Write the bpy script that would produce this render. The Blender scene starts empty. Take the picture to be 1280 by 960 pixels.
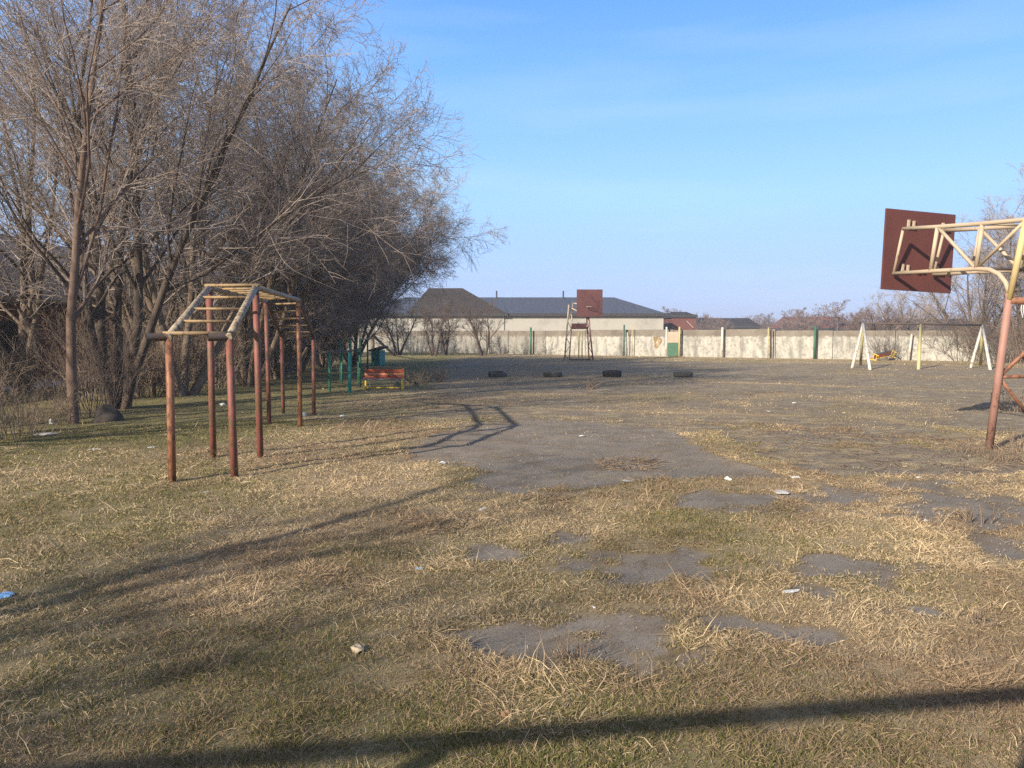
import bpy, math, random
import numpy as np
from mathutils import Vector, Matrix
R = math.radians
SC = bpy.context.scene
COL = SC.collection
# ------------------------------------------------------------------ camera, sky, sun, exposure
CAM_H, F = 1.6, 960.0
TH = math.atan(60 / F)
cam = bpy.data.cameras.new('camera'); camo = bpy.data.objects.new('camera', cam); COL.objects.link(camo)
cam.sensor_width = 36; cam.lens = 36 * F / 1280; cam.clip_start = .05; cam.clip_end = 5000
camo.location = (0, 0, CAM_H); camo.rotation_euler = (R(90) - TH, 0, 0)
SC.camera = camo
SUN_D = Vector((1.51, 1.70, -1.0)).normalized()          # the way the sunlight travels
W = bpy.data.worlds.new('World'); SC.world = W; W.use_nodes = True
wn = W.node_tree.nodes; wl = W.node_tree.links
bg = wn['Background']
sky = wn.new('ShaderNodeTexSky'); sky.sky_type = 'NISHITA'; sky.sun_disc = False
sky.sun_elevation = math.asin(-SUN_D.z); sky.sun_rotation = math.atan2(-SUN_D.x, -SUN_D.y)
sky.air_density = 1.0; sky.dust_density = .1; sky.ozone_density = 3.0; sky.altitude = 50
# the winter air's own blue: clear overhead, milky and lavender towards the horizon, a little thin cirrus
tc = wn.new('ShaderNodeTexCoord'); sx = wn.new('ShaderNodeSeparateXYZ'); wl.new(tc.outputs['Generated'], sx.inputs[0])
rp_ = wn.new('ShaderNodeValToRGB'); el_ = rp_.color_ramp.elements
SKY = [(0.0, (.36, .47, .84)), (.06, (.40, .55, .95)), (.17, (.37, .66, 1.06)), (.28, (.235, .53, 1.04)), (.40, (.135, .385, .95)), (.6, (.07, .21, .56)), (1.0, (.05, .14, .40))]
while len(el_) < len(SKY): el_.new(.5)
for e_, (p_, c_) in zip(el_, SKY): e_.position = p_; e_.color = (*c_, 1)
wl.new(sx.outputs[2], rp_.inputs[0])
mp_ = wn.new('ShaderNodeMapping'); mp_.inputs['Scale'].default_value = (1.2, 1.2, 9); mp_.inputs['Rotation'].default_value = (0, .06, 0); wl.new(tc.outputs['Generated'], mp_.inputs[0])
nz_ = wn.new('ShaderNodeTexNoise'); nz_.inputs['Scale'].default_value = 1.6; nz_.inputs['Detail'].default_value = 6; wl.new(mp_.outputs[0], nz_.inputs['Vector'])
cr_ = wn.new('ShaderNodeValToRGB'); cr_.color_ramp.elements[0].position = .50; cr_.color_ramp.elements[1].position = .85; cr_.color_ramp.elements[1].color = (.28, .28, .28, 1); wl.new(nz_.outputs[0], cr_.inputs[0])
ci_ = wn.new('ShaderNodeMix'); ci_.data_type = 'RGBA'; wl.new(cr_.outputs[0], ci_.inputs[0]); wl.new(rp_.outputs[0], ci_.inputs[6]); ci_.inputs[7].default_value = (.72, .84, 1, 1)
sc_ = wn.new('ShaderNodeVectorMath'); sc_.operation = 'SCALE'; sc_.inputs[3].default_value = 6.2; wl.new(ci_.outputs[2], sc_.inputs[0])
dt_ = wn.new('ShaderNodeVectorMath'); dt_.operation = 'DOT_PRODUCT'; dt_.inputs[1].default_value = -SUN_D; wl.new(tc.outputs['Generated'], dt_.inputs[0])
gl_ = wn.new('ShaderNodeMapRange'); gl_.inputs[1].default_value = .0; gl_.inputs[2].default_value = 1.0; gl_.inputs[4].default_value = .85; wl.new(dt_.outputs['Value'], gl_.inputs[0])
wm_ = wn.new('ShaderNodeMix'); wm_.data_type = 'RGBA'; wl.new(gl_.outputs[0], wm_.inputs[0]); wl.new(sc_.outputs[0], wm_.inputs[6]); wm_.inputs[7].default_value = (4.6, 4.2, 3.7, 1)
mx_ = wn.new('ShaderNodeMix'); mx_.data_type = 'RGBA'; mx_.inputs[0].default_value = .88; wl.new(sky.outputs[0], mx_.inputs[6]); wl.new(wm_.outputs[2], mx_.inputs[7])
wl.new(mx_.outputs[2], bg.inputs[0]); bg.inputs[1].default_value = .10
sun = bpy.data.lights.new('sun', 'SUN'); sun.energy = 5.0; sun.angle = R(.6); sun.color = (1, .90, .755)
suno = bpy.data.objects.new('sun', sun); COL.objects.link(suno)
suno.rotation_euler = SUN_D.to_track_quat('-Z', 'Y').to_euler(); suno.location = (-30, -30, 30)
SC.view_settings.view_transform = 'Standard'; SC.view_settings.look = 'None'
SC.view_settings.exposure = .93; SC.view_settings.gamma = 1
SC.cycles.use_denoising = False
SC.cycles.max_bounces = 5; SC.cycles.diffuse_bounces = 3; SC.cycles.transparent_max_bounces = 4
# ------------------------------------------------------------------ helpers
def ray(px, py):
    s, c = math.sin(TH), math.cos(TH); v = (480 - py) / F
    return Vector(((px - 640) / F, c + v * s, -s + v * c))
def G(px, py, h=0.0):
    d = ray(px, py); t = (h - CAM_H) / d.z; return Vector((d.x * t, d.y * t, h))
def at(px, py, Y):
    d = ray(px, py); t = Y / d.y; return Vector((d.x * t, Y, CAM_H + d.z * t))
def tag(o, label=None, cat=None, group=None, kind=None):
    if label: o['label'] = label
    if cat: o['category'] = cat
    if group: o['group'] = group
    if kind: o['kind'] = kind
    return o
def empty(name, loc, label, cat, group=None, rz=0):
    o = bpy.data.objects.new(name, None); COL.objects.link(o); o.empty_display_size = .2
    o.location = loc; o.rotation_euler = (0, 0, rz); return tag(o, label, cat, group)
def copy_tree(o, parent=None):
    c = o.copy(); COL.objects.link(c); c.parent = parent
    for ch in list(o.children): copy_tree(ch, c)
    return c
def fast_mesh(name, V, faces, mat, smooth=False, attrs=None):
    """faces: list of (n,k) int arrays"""
    me = bpy.data.meshes.new(name); V = np.asarray(V, np.float32)
    me.vertices.add(len(V)); me.vertices.foreach_set('co', V.ravel())
    idx = np.concatenate([f.ravel() for f in faces]).astype(np.int32)
    cnt = np.concatenate([np.full(len(f), f.shape[1], np.int32) for f in faces])
    me.loops.add(len(idx)); me.loops.foreach_set('vertex_index', idx)
    me.polygons.add(len(cnt)); me.polygons.foreach_set('loop_start', np.concatenate([[0], np.cumsum(cnt)[:-1]]).astype(np.int32))
    if smooth: me.polygons.foreach_set('use_smooth', np.ones(len(cnt), bool))
    for k, a in (attrs or {}).items():
        a = np.asarray(a, np.float32)
        if a.ndim == 1: me.attributes.new(k, 'FLOAT', 'POINT').data.foreach_set('value', a)
        else: me.attributes.new(k, 'FLOAT_COLOR', 'POINT').data.foreach_set('color', np.c_[a, np.ones(len(a))].astype(np.float32).ravel())
    me.update(calc_edges=True); me.validate(); me.materials.append(mat); return me
def link(name, me, parent=None, loc=None):
    o = bpy.data.objects.new(name, me); COL.objects.link(o); o.parent = parent
    if loc is not None: o.location = loc
    return o
class MB:
    def __init__(s): s.v = []; s.f = []
    def add(s, vs, fs):
        b = len(s.v); s.v += [tuple(x) for x in vs]; s.f += [tuple(b + i for i in f) for f in fs]; return s
    def tube(s, pts, r, n=10, cap=True, flat=None):
        pts = [Vector(p) for p in pts]; rs = r if isinstance(r, (list, tuple)) else [r] * len(pts)
        vs = []; fs = []; u = None
        for i, p in enumerate(pts):
            d = (pts[min(i + 1, len(pts) - 1)] - pts[max(i - 1, 0)]).normalized()
            if u is None: u = d.orthogonal().normalized()
            u = (u - d * u.dot(d)).normalized(); w = d.cross(u)
            for k in range(n):
                a = 2 * math.pi * k / n; vs.append(p + (u * math.cos(a) + w * math.sin(a)) * rs[i])
        for i in range(len(pts) - 1):
            for k in range(n):
                a = i * n + k; b = i * n + (k + 1) % n; fs.append((a, b, b + n, a + n))
        if cap: fs += [tuple(range(n))[::-1], tuple(range((len(pts) - 1) * n, len(pts) * n))]
        return s.add(vs, fs)
    def bar(s, p, q, w, t, up=Vector((0, 0, 1)), bev=.0):
        """rectangular bar from p to q, width w across, thickness t along up"""
        p = Vector(p); q = Vector(q); d = (q - p).normalized()
        x = d.cross(up); x = x.normalized() if x.length > 1e-4 else d.orthogonal().normalized()
        y = x.cross(d).normalized()
        vs = [b + x * i * w / 2 + y * j * t / 2 for b in (p, q) for i, j in ((-1, -1), (1, -1), (1, 1), (-1, 1))]
        return s.add(vs, [(3, 2, 1, 0), (4, 5, 6, 7), (0, 1, 5, 4), (1, 2, 6, 5), (2, 3, 7, 6), (3, 0, 4, 7)])
    def box(s, c, sz, rot=None):
        c = Vector(c); vs = []
        for k in (-1, 1):
            for i, j in ((-1, -1), (1, -1), (1, 1), (-1, 1)):
                p = Vector((i * sz[0] / 2, j * sz[1] / 2, k * sz[2] / 2))
                vs.append(c + (rot @ p if rot else p))
        return s.add(vs, [(3, 2, 1, 0), (4, 5, 6, 7), (0, 1, 5, 4), (1, 2, 6, 5), (2, 3, 7, 6), (3, 0, 4, 7)])
    def build(s, name, mat, parent=None, smooth=False, bevel=0, loc=None):
        me = bpy.data.meshes.new(name); me.from_pydata([tuple(v) for v in s.v], [], s.f); me.update()
        me.materials.append(mat)
        if smooth: me.polygons.foreach_set('use_smooth', [len(p.vertices) == 4 for p in me.polygons])
        o = link(name, me, parent, loc)
        if bevel:
            m = o.modifiers.new('bevel', 'BEVEL'); m.width = bevel; m.segments = 2; m.limit_method = 'ANGLE'
        return o
# ---- noise in numpy
def _h(i, j, s):
    n = (i * 374761393 + j * 668265263 + s * 974634777) & 0xFFFFFFFF
    n = ((n ^ (n >> 13)) * 1274126177) & 0xFFFFFFFF
    return ((n ^ (n >> 16)) & 0xFFFF) / 65535.0
def vn(x, y, s=0):
    x = np.asarray(x, float); y = np.asarray(y, float)
    i = np.floor(x).astype(np.int64); j = np.floor(y).astype(np.int64); a = x - i; b = y - j
    a = a * a * (3 - 2 * a); b = b * b * (3 - 2 * b)
    return (_h(i, j, s) * (1 - a) + _h(i + 1, j, s) * a) * (1 - b) + (_h(i, j + 1, s) * (1 - a) + _h(i + 1, j + 1, s) * a) * b
def fbm(x, y, s=0, o=4):
    t = 0; w = 0; a = 1; f = 1
    for k in range(o): t = t + a * vn(x * f + 17.3 * k, y * f - 9.1 * k, s + k); w += a; a *= .55; f *= 2.03
    return t / w
def sst(a, b, x):
    t = np.clip((x - a) / (b - a), 0, 1); return t * t * (3 - 2 * t)
# ------------------------------------------------------------------ materials
class NT:
    def __init__(s, name, rough=.8, spec=.3):
        s.m = bpy.data.materials.new(name); s.m.use_nodes = True; s.t = s.m.node_tree
        s.b = s.t.nodes['Principled BSDF']; s.b.inputs['Roughness'].default_value = rough
        s.b.inputs['Specular IOR Level'].default_value = spec
        s.co = s.t.nodes.new('ShaderNodeTexCoord').outputs['Object']
    def put(s, sock, v):
        if hasattr(v, 'is_linked') or isinstance(v, bpy.types.NodeSocket): s.t.links.new(v, sock)
        else: sock.default_value = (*v, 1) if isinstance(v, tuple) and len(v) == 3 and sock.type == 'RGBA' else v
    def noise(s, scale, detail=5, rough=.6, vec=None, stretch=None, dist=0):
        n = s.t.nodes.new('ShaderNodeTexNoise'); n.inputs['Scale'].default_value = scale
        n.inputs['Detail'].default_value = detail; n.inputs['Roughness'].default_value = rough; n.inputs['Distortion'].default_value = dist
        v = vec or s.co
        if stretch:
            mp = s.t.nodes.new('ShaderNodeMapping'); mp.inputs['Scale'].default_value = stretch; s.t.links.new(v, mp.inputs[0]); v = mp.outputs[0]
        s.t.links.new(v, n.inputs['Vector']); return n.outputs[0]
    def ramp(s, f, stops):
        n = s.t.nodes.new('ShaderNodeValToRGB'); e = n.color_ramp.elements
        while len(e) < len(stops): e.new(.5)
        for k, (p, c) in enumerate(stops): e[k].position = p; e[k].color = (*c, 1) if isinstance(c, tuple) else (c, c, c, 1)
        s.t.links.new(f, n.inputs[0]); return n.outputs[0]
    def mix(s, f, a, b, mode='MIX'):
        n = s.t.nodes.new('ShaderNodeMix'); n.data_type = 'RGBA'; n.blend_type = mode
        s.put(n.inputs[0], f); s.put(n.inputs[6], a); s.put(n.inputs[7], b); return n.outputs[2]
    def math(s, op, a, b=0.0):
        n = s.t.nodes.new('ShaderNodeMath'); n.operation = op; s.put(n.inputs[0], a); s.put(n.inputs[1], b); return n.outputs[0]
    def attr(s, name, out=2):
        n = s.t.nodes.new('ShaderNodeAttribute'); n.attribute_name = name; return n.outputs[out]
    def xyz(s, k):
        n = s.t.nodes.new('ShaderNodeSeparateXYZ'); s.t.links.new(s.co, n.inputs[0]); return n.outputs[k]
    def bump(s, h, st=.3, d=.02):
        n = s.t.nodes.new('ShaderNodeBump'); n.inputs['Strength'].default_value = st; n.inputs['Distance'].default_value = d
        s.t.links.new(h, n.inputs['Height']); s.t.links.new(n.outputs[0], s.b.inputs['Normal']); return s
    def col(s, c): s.put(s.b.inputs['Base Color'], c); return s
def mottle(name, c1, c2, scale=6, rough=.8, c3=None, bump=.25, stretch=None, spec=.25):
    m = NT(name, rough, spec); n = m.noise(scale, 6, .65, stretch=stretch)
    st = [(.32, c1), (.68, c2)] if c3 is None else [(.3, c1), (.52, c2), (.72, c3)]
    m.col(m.ramp(n, st))
    if bump: m.bump(m.noise(scale * 6, 4, .6, stretch=stretch), bump, .01)
    return m.m
def peel(name, paint, under, rust, amt=.5, scale=9, rough=.6):
    """old paint flaking off rusty steel"""
    m = NT(name, rough, .35); n1 = m.noise(scale, 7, .7, stretch=(1, 1, .45)); n2 = m.noise(scale * 2.7, 5, .7); n3 = m.noise(scale * .3, 2)
    ru = m.ramp(n2, [(.3, rust), (.7, tuple(x * .45 for x in rust))])
    pa = m.ramp(n3, [(.35, paint), (.65, under)])
    k = m.ramp(n1, [(amt - .04, 0.0), (amt + .04, 1.0)])
    m.col(m.mix(k, ru, pa)); m.bump(n1, .35, .004); return m.m
M = {}
M['post_red'] = peel('flaking red paint', (.20, .066, .050), (.165, .056, .044), (.15, .078, .042), .50, 16)
M['post_orange'] = peel('rusty orange steel', (.26, .115, .055), (.20, .085, .042), (.145, .062, .035), .49, 16)
M['rail_beige'] = peel('chipped beige paint', (.33, .27, .19), (.28, .22, .155), (.17, .125, .085), .47, 14)
M['rung_yellow'] = peel('worn yellow paint', (.25, .165, .075), (.21, .145, .08), (.14, .09, .055), .42, 14)
M['rail_dark'] = peel('dark rusty brown steel', (.15, .085, .055), (.12, .06, .045), (.10, .06, .04), .5)
M['pipe_black'] = peel('blackened steel pipe', (.05, .045, .045), (.08, .06, .05), (.10, .06, .04), .45)
M['hoop_cream'] = peel('faded cream yellow paint', (.40, .325, .235), (.37, .285, .20), (.24, .15, .10), .36, 8)
M['hoop_yellow'] = peel('faded yellow paint', (.50, .39, .16), (.45, .34, .18), (.28, .17, .09), .36, 8)
M['hoop_pink'] = peel('faded pink red paint', (.30, .165, .13), (.25, .13, .10), (.21, .105, .07), .42, 8)
M['hoop_rust'] = peel('orange rust', (.25, .115, .065), (.21, .09, .05), (.15, .07, .045), .45, 10)
M['board'] = mottle('maroon painted plate', (.085, .030, .025), (.108, .038, .031), 2.2, .55, bump=.05)
M['board_far'] = mottle('faded maroon plate', (.082, .034, .033), (.105, .043, .041), 1.2, .6, bump=.05)
M['green_paint'] = peel('flaking green paint', (.03, .20, .11), (.035, .15, .09), (.12, .08, .05), .38, 10)
M['teal_paint'] = peel('teal paint', (.02, .19, .17), (.03, .23, .19), (.08, .08, .07), .34, 6)
M['dark_green'] = peel('dark green paint', (.03, .09, .055), (.04, .11, .06), (.08, .06, .05), .4, 8)
M['white_paint'] = peel('chalky white paint', (.50, .47, .41), (.43, .40, .34), (.26, .19, .12), .40, 6)
M['yellow_paint'] = peel('pale yellow paint', (.44, .38, .17), (.37, .32, .15), (.24, .18, .11), .36, 7)
M['bench_yellow'] = peel('bright yellow paint', (.70, .48, .05), (.64, .42, .05), (.3, .17, .06), .34, 12)
M['plank_red'] = mottle('peeling red planks', (.22, .055, .035), (.46, .11, .05), 7, .7, stretch=(.3, 1, 1))
M['plank_orange'] = mottle('faded orange plank', (.52, .2, .09), (.66, .3, .16), 7, .7, stretch=(.3, 1, 1))
M['plank_grey'] = mottle('worn blue grey plank', (.10, .11, .13), (.22, .24, .27), 7, .75, stretch=(.3, 1, 1))
M['dark_wood'] = mottle('dark weathered wood', (.05, .04, .04), (.10, .085, .08), 6, .85, stretch=(1, 1, .3))
M['pole_wood'] = mottle('weathered brown wood', (.12, .09, .06), (.20, .15, .10), 6, .85, stretch=(1, 1, .3))
M['rubber'] = mottle('old tyre rubber', (.018, .018, .019), (.05, .048, .045), 6, .8, bump=.3)
M['rubber_grey'] = mottle('dusty tyre rubber', (.05, .05, .048), (.10, .095, .085), 6, .85, bump=.3)
M['bark'] = mottle('grey brown bark', (.085, .062, .046), (.20, .15, .108), 5, .9, bump=.6, stretch=(3, 3, .7))
M['bark_dark'] = mottle('dark bark', (.04, .03, .024), (.105, .078, .06), 5, .9, bump=.6, stretch=(3, 3, .7))
M['bark_red'] = mottle('reddish bark', (.09, .058, .044), (.17, .115, .085), 5, .9, bump=.6, stretch=(3, 3, .7))
M['twig'] = mottle('brown twigs', (.20, .158, .132), (.36, .295, .25), .8, .85, bump=0)
M['twig_dark'] = mottle('dark twigs', (.075, .056, .046), (.155, .115, .094), .8, .85, bump=0)
M['twig_far'] = mottle('distant twigs', (.15, .11, .10), (.22, .165, .145), .5, .9, bump=0)
M['brush'] = mottle('dry brush stems', (.13, .095, .07), (.27, .20, .14), 1.5, .9, bump=0)
M['roof_slate'] = mottle('dark blue grey roof sheet', (.050, .058, .078), (.068, .076, .098), .6, .6, stretch=(8, .6, 1), bump=.05)
M['roof_brown'] = mottle('brown roof sheet', (.026, .022, .022), (.040, .033, .032), .8, .85, bump=.05)
M['fascia'] = mottle('dark fascia', (.03, .03, .035), (.05, .05, .05), 2, .7, bump=0)
M['render_cream'] = mottle('cream rendered wall', (.25, .24, .21), (.35, .33, .29), .35, .9, c3=(.31, .295, .26), bump=.1)
M['wall_maroon'] = mottle('maroon brown siding', (.11, .045, .04), (.14, .06, .05), .8, .8, bump=.05)
M['brick'] = mottle('old red brick', (.10, .045, .03), (.20, .095, .065), 1.5, .9, c3=(.13, .08, .06), bump=.2)
M['slate_old'] = mottle('weathered asbestos slate', (.22, .17, .13), (.36, .285, .225), .9, .9, bump=.2)
M['dark_hole'] = mottle('dark boarding', (.025, .022, .02), (.05, .04, .035), 3, .9, bump=0)
M['paper'] = mottle('white litter', (.40, .40, .39), (.62, .62, .60), 12, .7, bump=.1)
M['blue_litter'] = mottle('blue plastic', (.03, .12, .42), (.25, .5, .75), 14, .4, bump=.1)
M['cyan_litter'] = mottle('pale blue wrapper', (.10, .42, .68), (.7, .8, .85), 40, .4, bump=.1)
M['stone'] = mottle('tan stone', (.30, .24, .16), (.44, .36, .25), 12, .9, bump=.3)
M['stone_brown'] = mottle('brown stone', (.22, .13, .07), (.32, .2, .11), 12, .9, bump=.3)
M['yellow_plastic'] = mottle('yellow plastic', (.34, .27, .05), (.42, .34, .08), 8, .5, bump=0)
M['concrete'] = mottle('grey concrete', (.30, .29, .27), (.42, .40, .37), 3, .9, bump=.2)
# whitewashed fence panel: a limewashed field below a bare, weathered band
def fence_mat(name, whit):
    m = NT(name, .92, .15); z = m.xyz(2)
    n1 = m.noise(.9, 6, .65); n2 = m.noise(4.5, 5, .7); n3 = m.noise(1.4, 5, .7, stretch=(1.6, 1.6, .35))
    edge = m.math('ADD', z, m.math('MULTIPLY', m.math('SUBTRACT', n2, .5), .45))
    band = m.ramp(edge, [(.0, 0.0), (1.0, 1.0)])
    # bare concrete above ~1.55 m
    k = m.t.nodes.new('ShaderNodeMapRange'); k.inputs[1].default_value = 1.50; k.inputs[2].default_value = 1.62
    m.t.links.new(edge, k.inputs[0])
    bare = m.ramp(n1, [(.3, (.12, .10, .08)), (.7, (.21, .185, .15))])
    white = m.ramp(n3, [(.36, tuple(.50 * x for x in whit)), (.50, tuple(.85 * x for x in whit)), (.64, whit)])
    white = m.mix(m.ramp(n2, [(.50, 0.0), (.62, .65)]), white, (.165, .152, .13))
    m.col(m.mix(k.outputs[0], white, bare)); m.bump(n2, .3, .03); return m.m
M['fence_white'] = fence_mat('limewashed concrete', (.39, .372, .325))
M['fence_dirty_shaded'] = fence_mat('streaky limewash with painted tree shade', (.27, .255, .22))  # darker copy for the left panels: dirt plus tree shade painted into the colour
# ------------------------------------------------------------------ ground masks
def px_poly(pts): return np.array([G(*p).xy[:] for p in pts])
def poly_sd(x, y, P):
    """signed distance to polygon, positive inside"""
    d = np.full(x.shape, 1e9); ins = np.zeros(x.shape, bool); n = len(P)
    for i in range(n):
        ax, ay = P[i]; bx, by = P[(i + 1) % n]; ex, ey = bx - ax, by - ay
        t = np.clip(((x - ax) * ex + (y - ay) * ey) / (ex * ex + ey * ey), 0, 1)
        d = np.minimum(d, np.hypot(x - ax - t * ex, y - ay - t * ey))
        c = ((ay > y) != (by > y)) & (x < (bx - ax) * (y - ay) / ((by - ay) if by != ay else 1e-9) + ax); ins ^= c
    return np.where(ins, d, -d)
BIG = px_poly([(505, 562), (540, 548), (600, 532), (700, 524), (820, 535), (880, 548), (925, 575), (978, 597), (900, 605), (760, 610), (640, 618), (588, 612), (606, 590), (560, 580), (515, 576)])
ELL = [(795, 795, 110, 30), (632, 797, 48, 20), (795, 711, 82, 16), (1040, 706, 82, 22), (622, 692, 32, 8), (706, 676, 26, 7), (905, 629, 62, 15),
       (1215, 634, 85, 16), (985, 794, 45, 12), (1275, 692, 30, 16), (1160, 770, 36, 11), (905, 792, 40, 18), (1060, 622, 70, 9), (1090, 575, 200, 20), (1000, 545, 130, 12), (850, 700, 40, 9)]
SEAM = [((820, 603), (1290, 598), .17), ((930, 574), (1026, 598), .26), ((1087, 520), (1245, 548), .22), ((1046, 500), (1130, 505), .3), ((880, 545), (925, 572), .3),
        ((700, 512), (1000, 520), .25), ((905, 478), (1230, 490), .4), ((640, 492), (860, 497), .4)]
def masks(x, y):
    """asphalt 0..1, green 0..1, straw 0..1"""
    wob = (fbm(x * 1.1, y * 1.1, 3) - .5); fine = fbm(x * 4.5, y * 4.5, 9) - .5
    d = poly_sd(x, y, BIG) + wob * .9 + fine * .5
    big = sst(-.22, .26, d); a = big
    for px, py, rx, ry in ELL:
        c = G(px, py); ax = 1.35 * rx / F * c.y; ay = 1.4 * ry * c.y ** 2 / (F * CAM_H)
        e = 1 - np.hypot((x - c.x) / ax, (y - c.y) / ay)
        a = np.maximum(a, .95 * sst(-.35, .65, e + wob * 1.5 + fine * 1.8))
    left = -2.2 - .075 * (y - 15) + wob * 2.5
    court = sst(0, .9, x - left) * sst(-.6, .9, y + wob * 1.5 - 13 + 4.5 * sst(.8, 2.6, x)) * (1 - sst(47, 53, y + .45 * (x - 5) + wob * 4))
    pat = fbm(x * .33, y * .30, 21, 5) + .25 * fine
    a = np.maximum(a, court * (.26 + .42 * sst(.36, .54, pat)))
    for p, q, w in SEAM:
        p = G(*p); q = G(*q); ex, ey = q.x - p.x, q.y - p.y
        t = np.clip(((x - p.x) * ex + (y - p.y) * ey) / (ex * ex + ey * ey), 0, 1)
        dd = np.hypot(x - p.x - t * ex, y - p.y - t * ey) + wob * .35
        a = a * (1 - .95 * (1 - sst(w * .5, w * 1.6, dd)))
    g = .22 + 1.5 * (fbm(x * .55, y * .55, 31, 4) - .5)
    g = g + .75 * sst(-3.4, -5.2, x + wob) * sst(8, 12, y) + .30 * (1 - sst(3.2, 5.0, y + wob)) + .15 * sst(-1.0, -3.5, x)
    g = g + .35 * sst(18, 24, y) * sst(-1, -4, x)
    s = .62 + 1.1 * (fbm(x * .8, y * .8, 41, 4) - .5) + .25 * sst(-1, 1.5, x) * sst(3.5, 5, y)
    masks.moss = np.clip(sst(7.5, 9.5, y) * (1 - .8 * big), 0, 1)
    return np.clip(a, 0, 1), np.clip(g, 0, 1), np.clip(s, 0, 1)
def gz(x, y):
    x = np.asarray(x, float); y = np.asarray(y, float)
    near = 1 - sst(30, 55, np.hypot(x, y))
    return near * (.05 * (fbm(x * .35, y * .35, 51, 3) - .5) + .045 * (fbm(x * 2.2, y * 2.2, 61, 3) - .5))
# ------------------------------------------------------------------ ground sheet
def axis(lo, hi, fine, grow, far):
    a = [lo + i * fine for i in range(int((hi - lo) / fine) + 1)]; s = fine; r = []
    v = a[-1]
    while v < far: s *= grow; v += s; r.append(v)
    s = fine; v = a[0]; l = []
    while v > -far: s *= grow; v -= s; l.append(v)
    return np.array(l[::-1] + a + r)
xs = axis(-8, 9, .09, 1.035, 600); ys = axis(1, 15, .09, 1.022, 700)
gx, gy = np.meshgrid(xs, ys); gx = gx.ravel(); gy = gy.ravel()
A, Gn, St = masks(gx, gy); Mo = masks.moss
gzz = gz(gx, gy) + .02 * (1 - A) * (1 - sst(30, 55, np.hypot(gx, gy)))
nx, ny = len(xs), len(ys)
ii = (np.arange(ny - 1)[:, None] * nx + np.arange(nx - 1)[None]).ravel()
gm = NT('soil, dead grass and old asphalt', .95, .12)
n40 = gm.noise(38, 5, .7); n9 = gm.noise(7, 5, .65); n1 = gm.noise(.7, 4, .6); n200 = gm.noise(160, 3, .7)
soil = gm.ramp(n9, [(.3, (.125, .092, .058)), (.7, (.26, .20, .13))])
n95 = gm.noise(95, 4, .75, stretch=(1, 1.6, 1), dist=1.5)
straw = gm.ramp(n95, [(.32, (.22, .158, .092)), (.5, (.39, .295, .175)), (.7, (.55, .43, .27))])
green = gm.ramp(n95, [(.34, (.06, .072, .018)), (.66, (.15, .152, .045))])
base = gm.mix(gm.math('MULTIPLY', gm.attr('straw'), .85), soil, straw)
base = gm.mix(gm.math('MULTIPLY', gm.attr('green'), .55), base, green)
base = gm.mix(gm.ramp(gm.attr('asph'), [(.08, 0.0), (.45, .9)]), base, soil)
asp = gm.ramp(n1, [(.3, (.20, .173, .145)), (.7, (.265, .232, .195))])
asp = gm.mix(gm.ramp(n200, [(.36, .75), (.56, 0.0)]), asp, (.115, .10, .086))
nm = gm.noise(2.1, 6, .72); nb = gm.noise(.9, 7, .75)
asp = gm.mix(gm.math('MULTIPLY', gm.ramp(nb, [(.32, .35), (.56, 1.0)]), gm.attr('moss')), asp, gm.ramp(n9, [(.3, (.125, .098, .070)), (.7, (.27, .222, .160))]))
asp = gm.mix(gm.ramp(nm, [(.48, 0.0), (.66, .75)]), asp, (.150, .108, .066))
asp = gm.mix(gm.ramp(n40, [(.60, 0.0), (.70, .7)]), asp, (.30, .24, .15))
vo = gm.t.nodes.new('ShaderNodeTexVoronoi'); vo.feature = 'DISTANCE_TO_EDGE'; vo.inputs['Scale'].default_value = .75
wv = gm.t.nodes.new('ShaderNodeVectorMath'); wv.operation = 'ADD'; gm.t.links.new(gm.co, wv.inputs[0])
wn2 = gm.t.nodes.new('ShaderNodeTexNoise'); wn2.inputs['Scale'].default_value = 3.0; wn2.inputs['Detail'].default_value = 5; gm.t.links.new(gm.co, wn2.inputs['Vector'])
ws2 = gm.t.nodes.new('ShaderNodeVectorMath'); ws2.operation = 'SCALE'; ws2.inputs[3].default_value = .5; gm.t.links.new(wn2.outputs[1], ws2.inputs[0]); gm.t.links.new(ws2.outputs[0], wv.inputs[1]); gm.t.links.new(wv.outputs[0], vo.inputs['Vector'])
asp = gm.mix(gm.ramp(vo.outputs['Distance'], [(.002, .35), (.010, 0.0)]), asp, (.06, .052, .043))
asp = gm.mix(gm.math('MULTIPLY', gm.ramp(gm.noise(1.7, 7, .75, stretch=(.7, 1.6, 1)), [(.49, 0.0), (.60, .85)]), gm.attr('moss')), asp, gm.ramp(n40, [(.35, (.20, .165, .085)), (.65, (.47, .375, .235))]))
am = gm.math('ADD', gm.attr('asph'), gm.math('MULTIPLY', gm.math('SUBTRACT', n9, .5), .9))
am = gm.math('ADD', am, gm.math('MULTIPLY', gm.math('SUBTRACT', n40, .5), .7))
gm.col(gm.mix(gm.ramp(am, [(.30, 0.0), (.70, 1.0)]), base, asp)); gm.bump(n95, .7, .015)
M['ground'] = gm.m
g_me = fast_mesh('ground', np.c_[gx, gy, gzz], [np.c_[ii, ii + 1, ii + nx + 1, ii + nx]], gm.m, True, {'asph': A, 'green': Gn, 'straw': St, 'moss': Mo})
tag(link('ground', g_me), kind='structure')
# pale concrete road in front of the shed
rd = MB(); rd.box((-15.2, 30, .02), (2.0, 70, .12)); tag(rd.build('road', M['concrete'], bevel=.02), kind='structure')
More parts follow.
